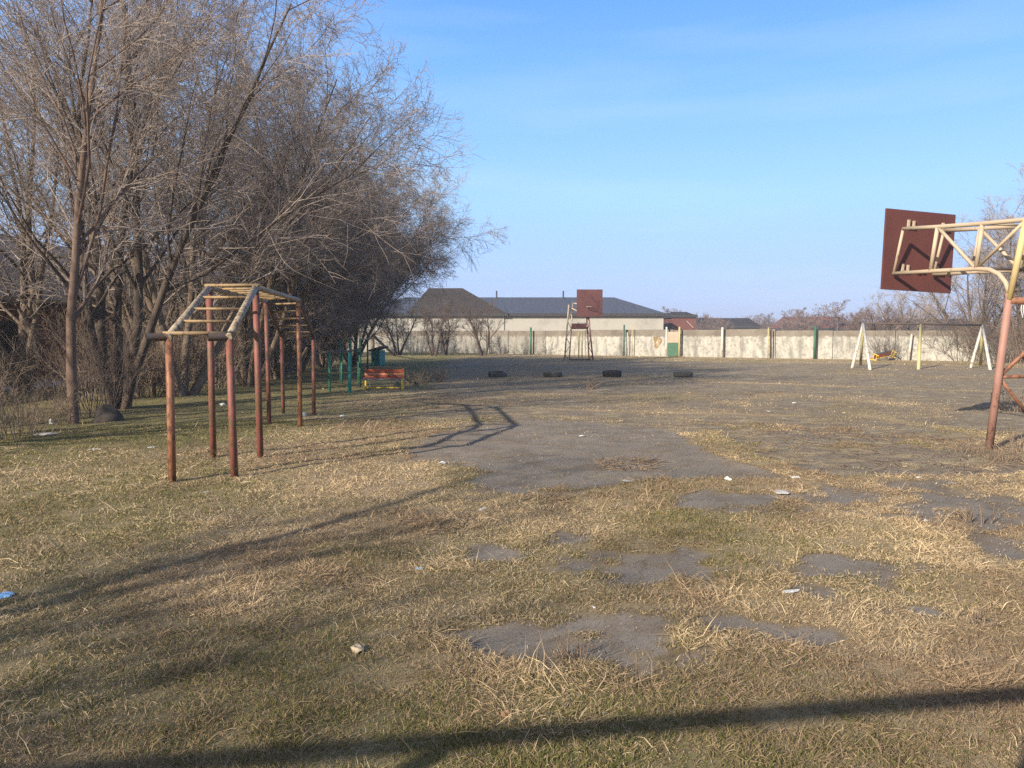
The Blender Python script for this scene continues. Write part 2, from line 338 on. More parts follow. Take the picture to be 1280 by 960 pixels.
# ------------------------------------------------------------------ grass blades
rng = np.random.default_rng(7)
def blades(n, rmin, rmax, p, amax, hs, ws):
    u = rng.random(n); e = 2 - p
    r = (rmin ** e + u * (rmax ** e - rmin ** e)) ** (1 / e)
    th = (rng.random(n) * 2 - 1) * amax
    x = r * np.sin(th); y = r * np.cos(th)
    a, g, s = masks(x, y)
    clump = fbm(x * 5.5, y * 5.5, 71, 3)
    keep = rng.random(n) < (1 - .985 * sst(.02, .75, a + (vn(x * 9, y * 9, 5) - .5) * .5 + (fbm(x * 3.1, y * 3.1, 6, 2) - .5) * .9)) * np.maximum(sst(.26, .60, clump + .10) * (.30 + .70 * s), np.maximum(.8 * sst(.5, .6, fbm(x * 2.3, y * 2.3, 151, 3)), .42 * (1 - sst(5, 9, r))))
    keep &= ~((x < -14.1) & (x > -16.4))
    x, y, r, a, g, s, clump = (v[keep] for v in (x, y, r, a, g, s, clump)); n = len(x)
    isg = rng.random(n) < np.clip(g * 1.4 - .20, 0, .9)
    kind = rng.random(n); tuft = sst(.56, .70, fbm(x * 2.3, y * 2.3, 151, 3)) * (1 - a)
    L = hs * (1 - .4 * sst(.1, .6, a)) * np.where(isg, rng.uniform(.010, .038, n), np.where(kind < .62, rng.uniform(.008, .024, n), np.where(kind < .955, rng.uniform(.02, .043, n), rng.uniform(.05, .115, n)))) * (.5 + clump) * (1 + 1.1 * tuft * ~isg)
    el = np.where(isg, rng.uniform(.5, 1.35, n), np.abs(rng.normal(.14, .36, n)) + .02)
    el = np.where(rng.random(n) < .06, rng.uniform(.6, 1.3, n), el)
    az = fbm(x * 2.6, y * 2.6, 81, 2) * 14 + rng.normal(0, 1.8, n)
    bend = rng.normal(0, .4, n); w = ws * (.0006 + .00022 * r) * rng.uniform(.7, 1.4, n)
    d = np.c_[np.cos(az) * np.cos(el), np.sin(az) * np.cos(el), np.sin(el)]
    el2 = el - np.where(isg, .5, .45) * rng.random(n); az2 = az + bend
    d2 = np.c_[np.cos(az2) * np.cos(el2), np.sin(az2) * np.cos(el2), np.sin(el2)]
    p0 = np.c_[x, y, gz(x, y) + .016 + rng.random(n) * .012 * (~isg)]; p1 = p0 + d * (L * .5)[:, None]; p2 = p1 + d2 * (L * .5)[:, None]
    p2[:, 2] = np.maximum(p2[:, 2], p0[:, 2] - .005); p0[:, 2] -= .004
    ra = rng.random(n) * 6.28; sd = np.c_[np.cos(ra), np.sin(ra), rng.normal(0, .5, n)]; sd -= d * (sd * d).sum(1)[:, None]
    sd /= np.linalg.norm(sd, axis=1)[:, None]; sd *= w[:, None]
    V = np.stack([p0 - sd, p0 + sd, p1 + sd * .8, p1 - sd * .8, p2], 1).reshape(-1, 3)
    t = rng.random(n)[:, None]; tone = fbm(x * .9, y * .9, 91, 3)[:, None]
    straw = np.array([.235, .166, .090]) * (1 - t) + np.array([.60, .472, .295]) * t
    brown = np.array([.135, .094, .058]) * (1 - t) + np.array([.33, .235, .148]) * t
    k = sst(.42, .58, tone + .25 * (rng.random((n, 1)) - .5)) * .85; c = straw * (1 - k) + brown * k
    gr = np.array([.055, .078, .015]) * (1 - t) + np.array([.16, .165, .038]) * t
    ol = np.array([.19, .145, .065]) * (1 - t) + np.array([.35, .275, .135]) * t
    c = c * (1 + .22 * tuft[:, None]); c = np.where(isg[:, None], np.where(rng.random((n, 1)) < .55, gr, ol), c)
    b = np.arange(n)[:, None] * 5
    return V, b, np.repeat(c, 5, 0)
def blade_mesh(name, *a):
    V, b, c = blades(*a)
    me = fast_mesh(name, V, [b + np.array([[0, 1, 2, 3]]), b + np.array([[3, 2, 4]])], M['blade'], False, {'col': c}); return me
bm_ = NT('dead and green grass', .75, .2); bm_.col(bm_.attr('col', 0)); M['blade'] = bm_.m
tr = bm_.t.nodes.new('ShaderNodeBsdfTranslucent'); mx = bm_.t.nodes.new('ShaderNodeMixShader'); mx.inputs[0].default_value = .25
bm_.t.links.new(bm_.attr('col', 0), tr.inputs[0]); bm_.t.links.new(bm_.b.outputs[0], mx.inputs[1]); bm_.t.links.new(tr.outputs[0], mx.inputs[2])
bm_.t.links.new(mx.outputs[0], bm_.t.nodes['Material Output'].inputs[0])
tag(link('grass', blade_mesh('grass', 1900000, 1.7, 15, 1.6, .88, 1.0, 1.0)), 'short matted dead grass with green tufts over the near ground', 'grass', kind='stuff')
tag(link('far_grass', blade_mesh('far_grass', 420000, 13, 75, 1.7, .80, 1.0, 1.15)), 'thin dead grass growing over the old court and verge', 'grass', kind='stuff')
n = 70000; r = (1.7 ** .5 + rng.random(n) * (20 ** .5 - 1.7 ** .5)) ** 2; th = (rng.random(n) * 2 - 1) * .88; fx, fy = r * np.sin(th), r * np.cos(th)
fa_, _, _ = masks(fx, fy); kp = rng.random(n) < .35 + .65 * sst(.3, .6, fbm(fx * 1.3, fy * 1.3, 131, 3)); fx, fy, fa_, r = fx[kp], fy[kp], fa_[kp], r[kp]; n = len(fx)
sz = rng.uniform(.003, .009, n) * (.45 + .09 * r); az = rng.random(n) * 6.28; tl = rng.normal(0, .15, (n, 2))
e1 = np.c_[np.cos(az), np.sin(az), tl[:, 0]] * sz[:, None]; e2 = np.c_[-np.sin(az), np.cos(az), tl[:, 1]] * (sz * rng.uniform(.25, .8, n))[:, None]
pc = np.c_[fx, fy, gz(fx, fy) + .004 + .018 * (1 - fa_) + rng.random(n) * .003]; V = np.stack([pc - e1, pc - e2, pc + e1, pc + e2], 1).reshape(-1, 3); t = rng.random(n)[:, None]
c = np.where(rng.random((n, 1)) < .8, np.array([.10, .07, .045]) * (1 - t) + np.array([.26, .19, .12]) * t, np.array([.28, .22, .14]) * (1 - t) + np.array([.42, .35, .25]) * t)
tag(link('leaf_litter', fast_mesh('leaf_litter', V, [np.arange(n * 4).reshape(-1, 4)], M['blade'], False, {'col': np.repeat(c, 4, 0)})), 'dead leaf crumbs and chaff strewn over grass and asphalt', 'leaf litter', kind='stuff')
# ------------------------------------------------------------------ bare trees
def nrm(v): return v / (np.linalg.norm(v, axis=-1, keepdims=True) + 1e-9)
def grow(P, D, L, Rd, nseg, jit, trop, g, taper=.8):
    n = len(P); pts = np.zeros((n, nseg + 1, 3)); pts[:, 0] = P; d = nrm(D)
    for i in range(nseg):
        d = nrm(d + g.normal(0, jit, (n, 3)) + np.array([0, 0, 1.0]) * trop); pts[:, i + 1] = pts[:, i] + d * (L / nseg)[:, None]
    return pts, Rd[:, None] * (1 - taper * np.linspace(0, 1, nseg + 1))[None]
def spawn(pts, rad, L, k, t0, ang, lr, rr, g, rmin, sag=0, tip=.6):
    n, m, _ = pts.shape; t = t0 + (1 - t0) * (np.arange(k)[None] + g.random((n, k))) / k
    f = np.clip(t * (m - 1), 0, m - 1.001); i = f.astype(int); fr = f - i; ar = np.arange(n)[:, None]
    P = pts[ar, i] * (1 - fr)[..., None] + pts[ar, i + 1] * fr[..., None]; T = nrm(pts[ar, i + 1] - pts[ar, i])
    rp = rad[ar, i] * (1 - fr) + rad[ar, i + 1] * fr
    q = g.normal(0, 1, (n, k, 3)); q -= T * (q * T).sum(-1, keepdims=True); q = nrm(q)
    an = g.normal(ang, ang * .25, (n, k))[..., None]
    D = T * np.cos(an) + q * np.sin(an); D[..., 2] += sag
    Lc = L[:, None] * lr * (1 - tip * (t - t0) / (1 - t0 + 1e-6)) * g.uniform(.6, 1.25, (n, k))
    return P.reshape(-1, 3), D.reshape(-1, 3), Lc.ravel(), np.maximum(np.minimum(rp * rr, rp * .95), rmin).ravel()
def tubes(pts, rad, S):
    n, m, _ = pts.shape; T = np.empty_like(pts); T[:, 1:-1] = pts[:, 2:] - pts[:, :-2]; T[:, 0] = pts[:, 1] - pts[:, 0]; T[:, -1] = pts[:, -1] - pts[:, -2]; T = nrm(T)
    ref = np.array([.31, .87, .38]); u = nrm(np.cross(T, ref)); w = np.cross(T, u)
    a = np.arange(S) * 2 * np.pi / S
    V = pts[:, :, None] + rad[:, :, None, None] * (u[:, :, None] * np.cos(a)[None, None, :, None] + w[:, :, None] * np.sin(a)[None, None, :, None])
    b = (np.arange(n)[:, None, None] * m + np.arange(m - 1)[None, :, None]) * S; k = np.arange(S)[None, None]; k2 = (k + 1) % S
    return V.reshape(-1, 3), np.stack([b + k, b + k2, b + S + k2, b + S + k], -1).reshape(-1, 4)
def merge(parts):
    Vs, Fs, o = [], [], 0
    for V, Fc in parts: Vs.append(V); Fs.append(Fc + o); o += len(V)
    return np.concatenate(Vs), np.concatenate(Fs)
def tree_geo(seed, h=10, stems=3, r0=.13, spread=.28, lean=(0, 0), counts=(8, 9, 8, 4), low=.3, rmin=.005, droop=0, bend=.03, dirs=None):
    g = np.random.default_rng(seed); n = stems
    az = g.random() * 6.28 + np.arange(n) * 6.28 / n + g.normal(0, .3, n); sp = np.abs(g.normal(spread, spread * .3, n)) if n > 1 else np.array([.04])
    D = np.c_[np.cos(az) * np.sin(sp) + lean[0], np.sin(az) * np.sin(sp) + lean[1], np.cos(sp)]
    if dirs is not None: D = np.array(dirs, float)
    P = np.c_[np.cos(az), np.sin(az), az * 0] * (r0 * .9 if n > 1 else 0); P[:, 2] = -.12
    L0 = h * .74 * g.uniform(.8, 1.1, n); a = grow(P, D, L0, r0 * g.uniform(.75, 1.1, n), 9, .07, bend, g, .82)
    b0 = spawn(*a, L0, counts[0], low, .66, .62, .50, g, .012, .10, .5); b = grow(*b0, 7, .10, .035 - droop * .6, g, .85)
    c0 = spawn(*b, b0[2], counts[1], .10, .66, .60, .52, g, .006, .04, .5); c = grow(*c0, 5, .13, .025 - droop, g, .8)
    d0 = spawn(*c, c0[2], counts[2], .06, .74, .58, .6, g, rmin * 1.3, .04, .45); d = grow(*d0, 4, .11, .01 - droop, g, .7)
    e0 = spawn(*d, d0[2], counts[3], .06, .72, .62, .7, g, rmin, .02, .4); e = grow(*e0, 3, .10, -droop * .7, g, .55)
    return merge([tubes(*a, 9), tubes(*b, 6)]), merge([tubes(*c, 4), tubes(*d, 3), tubes(*e, 3)])
def tree(name, loc, label, seed, bark='bark', twig='twig', group=None, cat='tree', rz=0, **k):
    (v1, f1), (v2, f2) = tree_geo(seed, **k)
    o = empty(name, loc, label, cat, group, rz)
    link('trunk', fast_mesh('trunk', v1, [f1], M[bark], True), o); link('crown', fast_mesh('crown', v2, [f2], M[twig], True), o); return o
GL = 'bare trees along the left verge'
T = [ # px, py (base), seed, label, params
 (92, 530, 11, 'bare tree with a single reddish trunk, nearest the left edge', dict(h=12.5, stems=1, r0=.125, low=.2, bark='bark_red', counts=(16, 9, 8, 4))),
 (150, 512, 12, 'dark many-stemmed bare tree just right of the reddish trunk', dict(h=13.5, stems=5, r0=.12, spread=.28, low=.2, bark='bark_dark', counts=(9, 8, 8, 4))),
 (232, 496, 13, 'bare tree rising behind the near end of the rusty climbing frame', dict(h=13.5, stems=4, r0=.125, spread=.34, low=.18, lean=(.05, 0), counts=(9, 9, 8, 4))),
 (312, 483, 200, 'wide bare tree behind the climbing frame, with long boughs arching out over the court', dict(h=14, stems=6, r0=.125, spread=.48, low=.14, lean=(.10, -.02), counts=(10, 9, 10, 5), droop=.045, bend=-.004)),
 (372, 467, 218, 'bare tree behind the far end of the climbing frame', dict(h=13, stems=6, r0=.13, spread=.42, low=.14, lean=(.18, -.02), counts=(9, 9, 10, 5), droop=.05, bend=-.005)),
 (404, 458, 214, 'tall upright bare tree behind the green bars', dict(h=13, stems=6, r0=.13, spread=.40, low=.14, lean=(.02, -.02), counts=(9, 9, 10, 5), droop=.05, bend=-.005)),
 (345, 474, 209, 'bare tree with low spreading boughs between the wide arching tree and the green bars', dict(h=11.5, stems=6, r0=.12, spread=.55, low=.12, lean=(.02, -.02), counts=(10, 9, 10, 5), droop=.07, bend=-.03)),
 (360, 468, 312, 'low spreading bare tree with drooping outer boughs, tips reaching farthest over the court', dict(h=9.5, stems=6, r0=.11, spread=.6, low=.12, lean=(.1, -.03), counts=(10, 9, 10, 5), droop=.09, bend=-.05, rmin=.0055)),
 (441, 457, 333, 'farthest bare tree of the left row, its drooping boughs hanging over the play hut', dict(h=12, stems=7, r0=.11, spread=.5, low=.15, lean=(.15, -.03), counts=(10, 9, 9, 5), droop=.08, bend=-.05, rmin=.006)),
 (405, 460, 339, 'bare tree with arching boughs just left of the green bars', dict(h=12, stems=7, r0=.11, spread=.5, low=.15, lean=(0, -.03), counts=(10, 9, 9, 5), droop=.08, bend=-.05, rmin=.006)),
 (352, 444, 341, 'bare tree far back on the left near the corner of the wall', dict(h=11, stems=5, r0=.12, spread=.35, low=.15, counts=(9, 8, 7, 4), rmin=.008)),
 (392, 444.5, 342, 'bare tree far back in front of the left end of the wall', dict(h=10, stems=5, r0=.12, spread=.35, low=.15, counts=(9, 8, 7, 4), rmin=.008)),
 (424, 445.5, 343, 'bare tree farthest back beside the left end of the visible wall', dict(h=9, stems=5, r0=.12, spread=.35, low=.15, counts=(9, 8, 7, 4), rmin=.008)),
 (402, 459, 412, 'bare tree with several boughs leaning out over the green bars and the bench', dict(h=10.5, stems=5, r0=.11, low=.2, dirs=[(.54, .1, 1), (.36, -.2, 1), (.66, -.1, .95), (.12, .2, 1), (.42, .4, 1)], counts=(10, 9, 10, 5), droop=.05, bend=-.01, rmin=.006)),
 (190, 478, 19, 'tall bare tree of the second row, beside the road behind the dark stump', dict(h=13.5, stems=5, r0=.13, spread=.34, low=.16, counts=(9, 8, 8, 4), rmin=.005)),
 (28, 492, 20, 'tall bare tree of the second row, beside the road at the far left', dict(h=13, stems=5, r0=.12, spread=.34, low=.16, counts=(9, 8, 8, 4), rmin=.005)),
]
for px, py, sd, lab, k in T:
    tree('bare_tree', G(px, py), lab, sd, group=GL, **k)
# the row goes on towards the viewer; only boughs and shadows of these come into the picture
tree('bare_tree', (-11.6, 7.2, 0), 'bare tree off the left edge whose boughs reach into the upper left corner', 17, group=GL, h=11, stems=4, r0=.14, spread=.25, low=.25, counts=(8, 8, 7, 4))
tree('bare_tree', (-5.9, -1.9, 0), 'sparse leaning bare tree beside the viewer, out of the frame on the left', 18, group=GL, h=10, stems=2, r0=.17, low=.35, dirs=[(-1.15, .1, 1), (-1.3, -.5, 1)], counts=(7, 6, 6, 3))
# smaller trees against the far wall
GW = 'small bare trees against the far left of the wall'
for px, py, sd, h, lab in [(497, 444, 21, 5.2, 'thin dark bare tree left of the others at the far wall'), (541, 445, 22, 6.0, 'forked dark bare tree in the middle of the far wall trees'),
                           (556, 444, 23, 5.6, 'dark bare tree close to the right side of the forked one'), (604, 445, 24, 5.4, 'low branched bare tree nearest the green pole at the wall')]:
    tree('small_tree', G(px, py), lab, sd, bark='bark_dark', twig='twig_dark', group=GW, h=h * .85, stems=3, r0=.13, spread=.30, low=.3, counts=(7, 7, 6, 4), rmin=.006)
# right-hand trees beyond the end of the wall
GR = 'bare trees and scrub past the right end of the wall'
for (px, py, Yk), sd, h, lab, k in [((1218, 455, 50), 31, 9.5, 'big bare tree behind the cream basketball arm', dict(stems=4, spread=.35, counts=(9, 8, 8, 4), low=.2)),
                               ((1285, 455, 46), 32, 11, 'tall bare tree at the right edge behind the rusty post', dict(stems=5, spread=.35, counts=(9, 8, 8, 4), low=.2)),
                               ((1130, 440, 70), 33, 7.5, 'bare tree above the wall inside the white swing frame', dict(stems=4, spread=.3, counts=(8, 7, 7, 3), low=.25)),
                               ((1096, 440, 62), 34, 4.6, 'low reddish bare tree above the wall by the left swing frame', dict(stems=5, spread=.4, counts=(8, 8, 7, 3), low=.2))]:
    p = at(px, 430, Yk); tree('bare_tree', (p.x, Yk, 0), lab, sd, bark='bark_dark', twig='twig' if sd != 34 else 'twig_far', group=GR, h=h, r0=.15, rmin=.007, **k)
# ------------------------------------------------------------------ shrubs
def shrub_mesh(seed, h, n, spread, mat, rmin=.0035, sub=7):
    g = np.random.default_rng(seed); az = g.random(n) * 6.28; rr = np.sqrt(g.random(n)) * spread * .4
    P = np.c_[np.cos(az) * rr, np.sin(az) * rr, 0 * az - .05]; sp = g.uniform(.05, .65, n); az2 = az + g.normal(0, .6, n)
    D = np.c_[np.cos(az2) * np.sin(sp), np.sin(az2) * np.sin(sp), np.cos(sp)]; L = h * g.uniform(.45, 1.1, n)
    a = grow(P, D, L, g.uniform(.006, .014, n), 6, .10, -.02, g, .75)
    b0 = spawn(*a, L, sub, .15, .6, .42, .6, g, rmin, .03); b = grow(*b0, 4, .13, 0, g, .6)
    c0 = spawn(*b, b0[2], 4, .15, .6, .5, .7, g, rmin, 0); c = grow(*c0, 3, .14, -.02, g, .5)
    V, Fc = merge([tubes(*a, 4), tubes(*b, 3), tubes(*c, 3)])
    return fast_mesh('shrub', V, [Fc], mat, True)
SH = [shrub_mesh(101, 2.3, 42, 1.6, M['brush']), shrub_mesh(102, 1.7, 38, 1.8, M['brush']), shrub_mesh(103, 2.8, 36, 1.5, M['twig_dark'])]
GS = 'leafless shrubs under the left row of trees'
for px, py, k, s, lab in [(18, 548, 1, .65, 'low leafless shrub at the left edge, in front of all the others'), (-30, 530, 0, .8, 'tangled leafless shrub cut by the left edge of the picture'),
    (50, 533, 1, .5, 'low leafless shrub left of the reddish trunk, by the white scrap'), (120, 520, 2, 1.0, 'dark leafless shrub between the reddish trunk and the dark tree'),
    (132, 502, 0, 1.0, 'leafless shrub behind the dark stump'), (186, 497, 2, 1.0, 'dark twiggy shrub by the little yellow post'), (205, 495, 0, 1.1, 'leafless shrub just behind the near left climbing frame post'),
(252, 487, 0, 1.2, 'leafless shrub seen between the near climbing frame posts'),
    (285, 480, 2, 1.3, 'dark shrub under the wide arching tree, left side'), (335, 472, 0, 1.3, 'brown shrub under the wide arching tree, right side'), (362, 463, 2, 1.5, 'dark shrub behind the far climbing frame posts'),
    (392, 458, 0, 1.6, 'brown shrub left of the green bars'), (418, 452, 2, 1.4, 'dark shrub seen through the green bars'), (318, 466, 0, 1.6, 'tall brown shrub far back beyond the wide arching tree')]:
    o = link('shrub', SH[k], None, G(px, py)); o.scale = (s, s, s); o.rotation_euler.z = px * 1.7; tag(o, lab, 'shrub', GS)
GT = 'scrub behind the swing frame'
for px, Yk, k, s, lab in [(1180, 50, 0, 1.5, 'leafless bush at the broken right end of the wall'), (1205, 49, 2, 1.5, 'dark bush behind the right swing frame'), (1240, 47, 0, 1.7, 'brown bush between the swing frame and the rusty post'),
                          (1262, 45, 2, 1.6, 'dark bush just left of the rusty basketball post'), (1290, 43, 0, 1.7, 'brown bush at the right edge behind the rusty braces'), (1108, 50.2, 2, .9, 'thin dark bush in front of the wall by the tipped bench'), (1165, 51, 2, 1.0, 'thin dark bush over the cracked wall end')]:
    p = at(px, 440, Yk); o = link('shrub', SH[k], None, (p.x, Yk, 0)); o.scale = (s, s, s); o.rotation_euler.z = px * 1.3; tag(o, lab, 'shrub', GT)
# ------------------------------------------------------------------ far wood beyond the wall
fg = np.random.default_rng(77); parts = []
(va, fa), (vb, fb) = tree_geo(55, h=7, stems=5, r0=.12, spread=.4, counts=(8, 7, 6, 3), low=.1, rmin=.016)
(vc, fc), (vd, fd) = tree_geo(56, h=6, stems=6, r0=.10, spread=.5, counts=(7, 7, 6, 3), low=.08, rmin=.018)
for i in range(120):
    Y = fg.uniform(115, 230); X = (fg.uniform(590, 1420) - 640) / F * Y; s = 1.08 * fg.uniform(.6, 1.0) * (1.35 if fg.random() < .12 else 1) * (Y / 150) ** .4; a = fg.random() * 6.28
    if X / Y < .22: s *= .8; 
    Rm = np.array([[math.cos(a), -math.sin(a), 0], [math.sin(a), math.cos(a), 0], [0, 0, 1]])
    for V, Fc in (((va, fa), (vb, fb)) if i % 2 else ((vc, fc), (vd, fd))): parts.append((V @ Rm.T * s * np.array([1.25, 1.25, 1]) + np.array([X, Y, 0]), Fc))
V, Fc = merge(parts); tag(link('far_wood', fast_mesh('far_wood', V, [Fc], M['twig_far'], True)), 'distant belt of bare trees beyond the concrete wall', 'wood', kind='stuff')
# ------------------------------------------------------------------ concrete wall
FA, FB = Vector((-19.5, 82.0, 0)), Vector((28.6, 48.7, 0)); fd_ = (FB - FA); NP = 15; fl = fd_.length / NP; fd_.normalize(); fn = Vector((fd_.y, -fd_.x, 0))
fang = math.atan2(fd_.y, fd_.x)
wall = empty('concrete_wall', FA, 'long whitewashed concrete panel wall across the far end', 'wall', rz=fang)
rr = random.Random(4)
for i in range(NP):
    h = 2.08 + rr.uniform(-.04, .04) - (.12 if i > 11 else 0); m = MB()
    m.box((fl * (i + .5), 0, h / 2 - .05), (fl - .03, .16, h + .1)); dirty_shaded = i < 8
    p = m.build('panel', M['fence_dirty_shaded' if i < 7 else 'fence_white'], wall, bevel=.02); p.rotation_euler = (rr.uniform(-.008, .008), 0, 0)
    if i == NP - 1:
        m = MB(); m.add([(fl * NP, -.08, -.1), (fl * NP, .08, -.1), (fl * (NP + .75), .08, -.1), (fl * (NP + .75), -.08, -.1), (fl * NP, -.08, 1.9), (fl * NP, .08, 1.9), (fl * (NP + .55), .08, .9), (fl * (NP + .55), -.08, .9)],
              [(3, 2, 1, 0), (4, 5, 6, 7), (0, 1, 5, 4), (1, 2, 6, 5), (2, 3, 7, 6), (3, 0, 4, 7)]); p = m.build('broken_panel', M['fence_white'], wall); 
def onwall(px, off=0, h=0):
    k = (px - 640) / F; t = (FA.x - k * FA.y) / (k * fd_.y - fd_.x); p = FA + fd_ * t + fn * off; p.z = h; return p
# a faded ochre blot painted on one panel
bl = MB(); c = onwall(822, .0815); rb = random.Random(3); ring = []
for k in range(26):
    a = k / 26 * 6.283; r = .42 * (1 + .28 * math.sin(3 * a + 1) + rb.uniform(-.15, .15)); ring.append(c + fd_ * (math.cos(a) * r * .8) + Vector((0, 0, 1.15 + math.sin(a) * r)) + fn * .012)
bl.add(ring, [tuple(range(26))])
o = bl.build('painted_blot', mottle('faded ochre paint', (.42, .28, .10), (.16, .11, .06), 3, .9, c3=(.6, .5, .34), bump=0)); wi = Matrix.Translation(FA) @ Matrix.Rotation(fang, 4, 'Z'); o.parent = wall; o.matrix_parent_inverse = wi.inverted()
# poles standing in front of the wall
GP = 'poles in front of the concrete wall'
for px, h, r, mt, lab in [(667, 2.35, .085, 'dark_green', 'thick dark green pole in front of the wall, left of the far basketball hoop'), (612, 2.2, .035, 'rail_dark', 'thin rusty pole before the wall near the low bare trees'),
    (783, 2.5, .07, 'dark_green', 'dark green pole at the wall right of the far basketball hoop'), (787, 1.9, .04, 'white_paint', 'short white pole standing close to a dark green pole'), (793, 2.4, .03, 'yellow_paint', 'slim yellowish pole right of the dark green pole'),
    (905, 2.25, .085, 'white_paint', 'white pole at the wall right of the small green gate'), (962, 2.2, .04, 'yellow_paint', 'slim pale yellow pole paired with a rusty one'), (966, 2.1, .045, 'rail_dark', 'rusty brown pole paired with a pale yellow one'),
    (1020, 2.3, .09, 'dark_green', 'dark green pole at the wall nearest the white swing frame'), (1137, 1.75, .07, 'white_paint', 'short leaning white post inside the swing frame by the tipped bench')]:
    p = onwall(px, .45); m = MB(); m.tube([(0, 0, -.1), (0, 0, h)], r, 10); o = m.build('wall_pole', M[mt], smooth=True, loc=p); tag(o, lab, 'pole', GP)
    if px == 1137: o.rotation_euler = (0, .09, 0)
# small gate with a green lower panel
p0 = onwall(836, .5); p1 = onwall(852, .5); gt = empty('small_gate', p0, 'narrow board gate with a green lower panel between two pale posts', 'gate', rz=fang); wd = (p1 - p0).length
for k in (0, 1): MB().tube([(wd * k, 0, -.1), (wd * k, 0, 2.3)], .075, 8).build('post', M['yellow_paint' if k else 'white_paint'], gt, True)
MB().box((wd / 2, .02, .55), (wd - .18, .05, 1.0)).build('lower_panel', M['dark_green'], gt, bevel=.01)
MB().box((wd / 2, .02, 1.5), (wd - .18, .04, .85)).build('upper_panel', mottle('pale boards', (.30, .22, .16), (.38, .31, .24), 3), gt, bevel=.01)
# ------------------------------------------------------------------ buildings
def hip(name, x0, x1, y0, y1, he, hr, inset0, inset1, roof, wallm, label, fasc='fascia', eave=.45):
    b = empty(name, ((x0 + x1) / 2, y0, 0), label, 'building'); cx = (x0 + x1) / 2
    X0, X1, D = x0 - cx, x1 - cx, y1 - y0
    MB().box(((X0 + X1) / 2, D / 2, he / 2 - .1), (X1 - X0, D, he)).build('wall', M[wallm], b)
    e = eave; a = MB(); ym = D / 2
    lo = [(X0 - e, -e, he - .05), (X1 + e, -e, he - .05), (X1 + e, D + e, he - .05), (X0 - e, D + e, he - .05)]; rd_ = [(X0 + inset0, ym, hr), (X1 - inset1, ym, hr)]
    a.add(lo + rd_, [(0, 1, 5, 4), (1, 2, 5), (2, 3, 4, 5), (3, 0, 4), (3, 2, 1, 0)]); a.build('roof', M[roof], b)
    f = MB(); z = he - .12
    for p, q in ((0, 1), (1, 2), (2, 3), (3, 0)):
        P, Q = Vector(lo[p]), Vector(lo[q]); P.z = Q.z = z; f.bar(P, Q, .05, .32)
    f.build('fascia', M[fasc], b); return b
lb = hip('long_building', -18, 17.3, 88, 98, 4.15, 6.25, 5, 5, 'roof_slate', 'render_cream', 'long low cream building with a dark slate blue hipped roof behind the wall')
for x in (-1.5, 6.5): MB().tube([(x, 4.6, 5.9), (x, 4.6, 7.0)], .09, 8).build('vent_pipe', M['fascia'], lb)
hip('brown_roofed_building', -11.6, -.9, 87.88, 90, 4.14, 7.1, 2.0, 4.8, 'roof_brown', 'render_cream', 'building with a tall brown roof left of the slate blue roof, half behind branches')
bb = hip('maroon_shed', 19.3, 22.2, 93, 99, 4.1, 4.6, .5, .5, 'roof_brown', 'wall_maroon', 'small maroon brown shed just right of the long slate roofed building', eave=.15)
MB().bar((.3, -.12, 3.4), (1.1, -.12, 2.6), .05, .09, Vector((0, -1, 0))).build('pale_strut', M['white_paint'], bb)
hip('far_house', 27, 40, 125, 133, 3.2, 4.6, .4, .4, 'roof_brown', 'render_cream', 'distant low house with a flat brown roof above the middle of the wall')
hip('far_house', 46, 57, 128, 136, 2.9, 4.9, .4, .4, 'wall_maroon', 'wall_maroon', 'distant dark red roofed house above the wall left of the swing frame')
hip('far_house', 59, 72, 118, 126, 2.8, 4.3, .4, .4, 'roof_brown', 'wall_maroon', 'distant house with a long brown roof behind the swing frame')
# long brick shed on the left, gable roof running along the road
sh = empty('brick_shed', (-16.6, 10, 0), 'long low red brick shed with a weathered slate roof behind the left trees', 'building')
MB().box((-3, 20, 1.45), (6, 44, 3.1)).build('wall', M['brick'], sh)
a = MB(); L0, L1 = -2.5, 42.5
a.add([(.45, L0, 2.75), (.45, L1, 2.75), (-3, L1, 5.4), (-3, L0, 5.4), (-6.45, L0, 2.75), (-6.45, L1, 2.75), (.45, L0, 2.87), (.45, L1, 2.87), (-3, L1, 5.52), (-3, L0, 5.52), (-6.45, L0, 2.87), (-6.45, L1, 2.87)],
      [(6, 7, 8, 9), (9, 8, 11, 10), (0, 3, 2, 1), (3, 4, 5, 2), (0, 1, 7, 6), (4, 10, 11, 5), (0, 6, 9, 3), (3, 9, 10, 4), (1, 2, 8, 7), (2, 5, 11, 8)]); a.build('roof', M['slate_old'], sh)
for y in (4, 9.5, 15, 20.5, 26, 31): MB().box((.02, y, 1.55), (.06, 1.5, 1.1)).build('window', M['dark_hole'], sh)
for y in (12.2, 23.4): MB().box((.03, y, 1.05), (.06, 1.1, 2.1)).build('door', M['dark_wood'], sh)
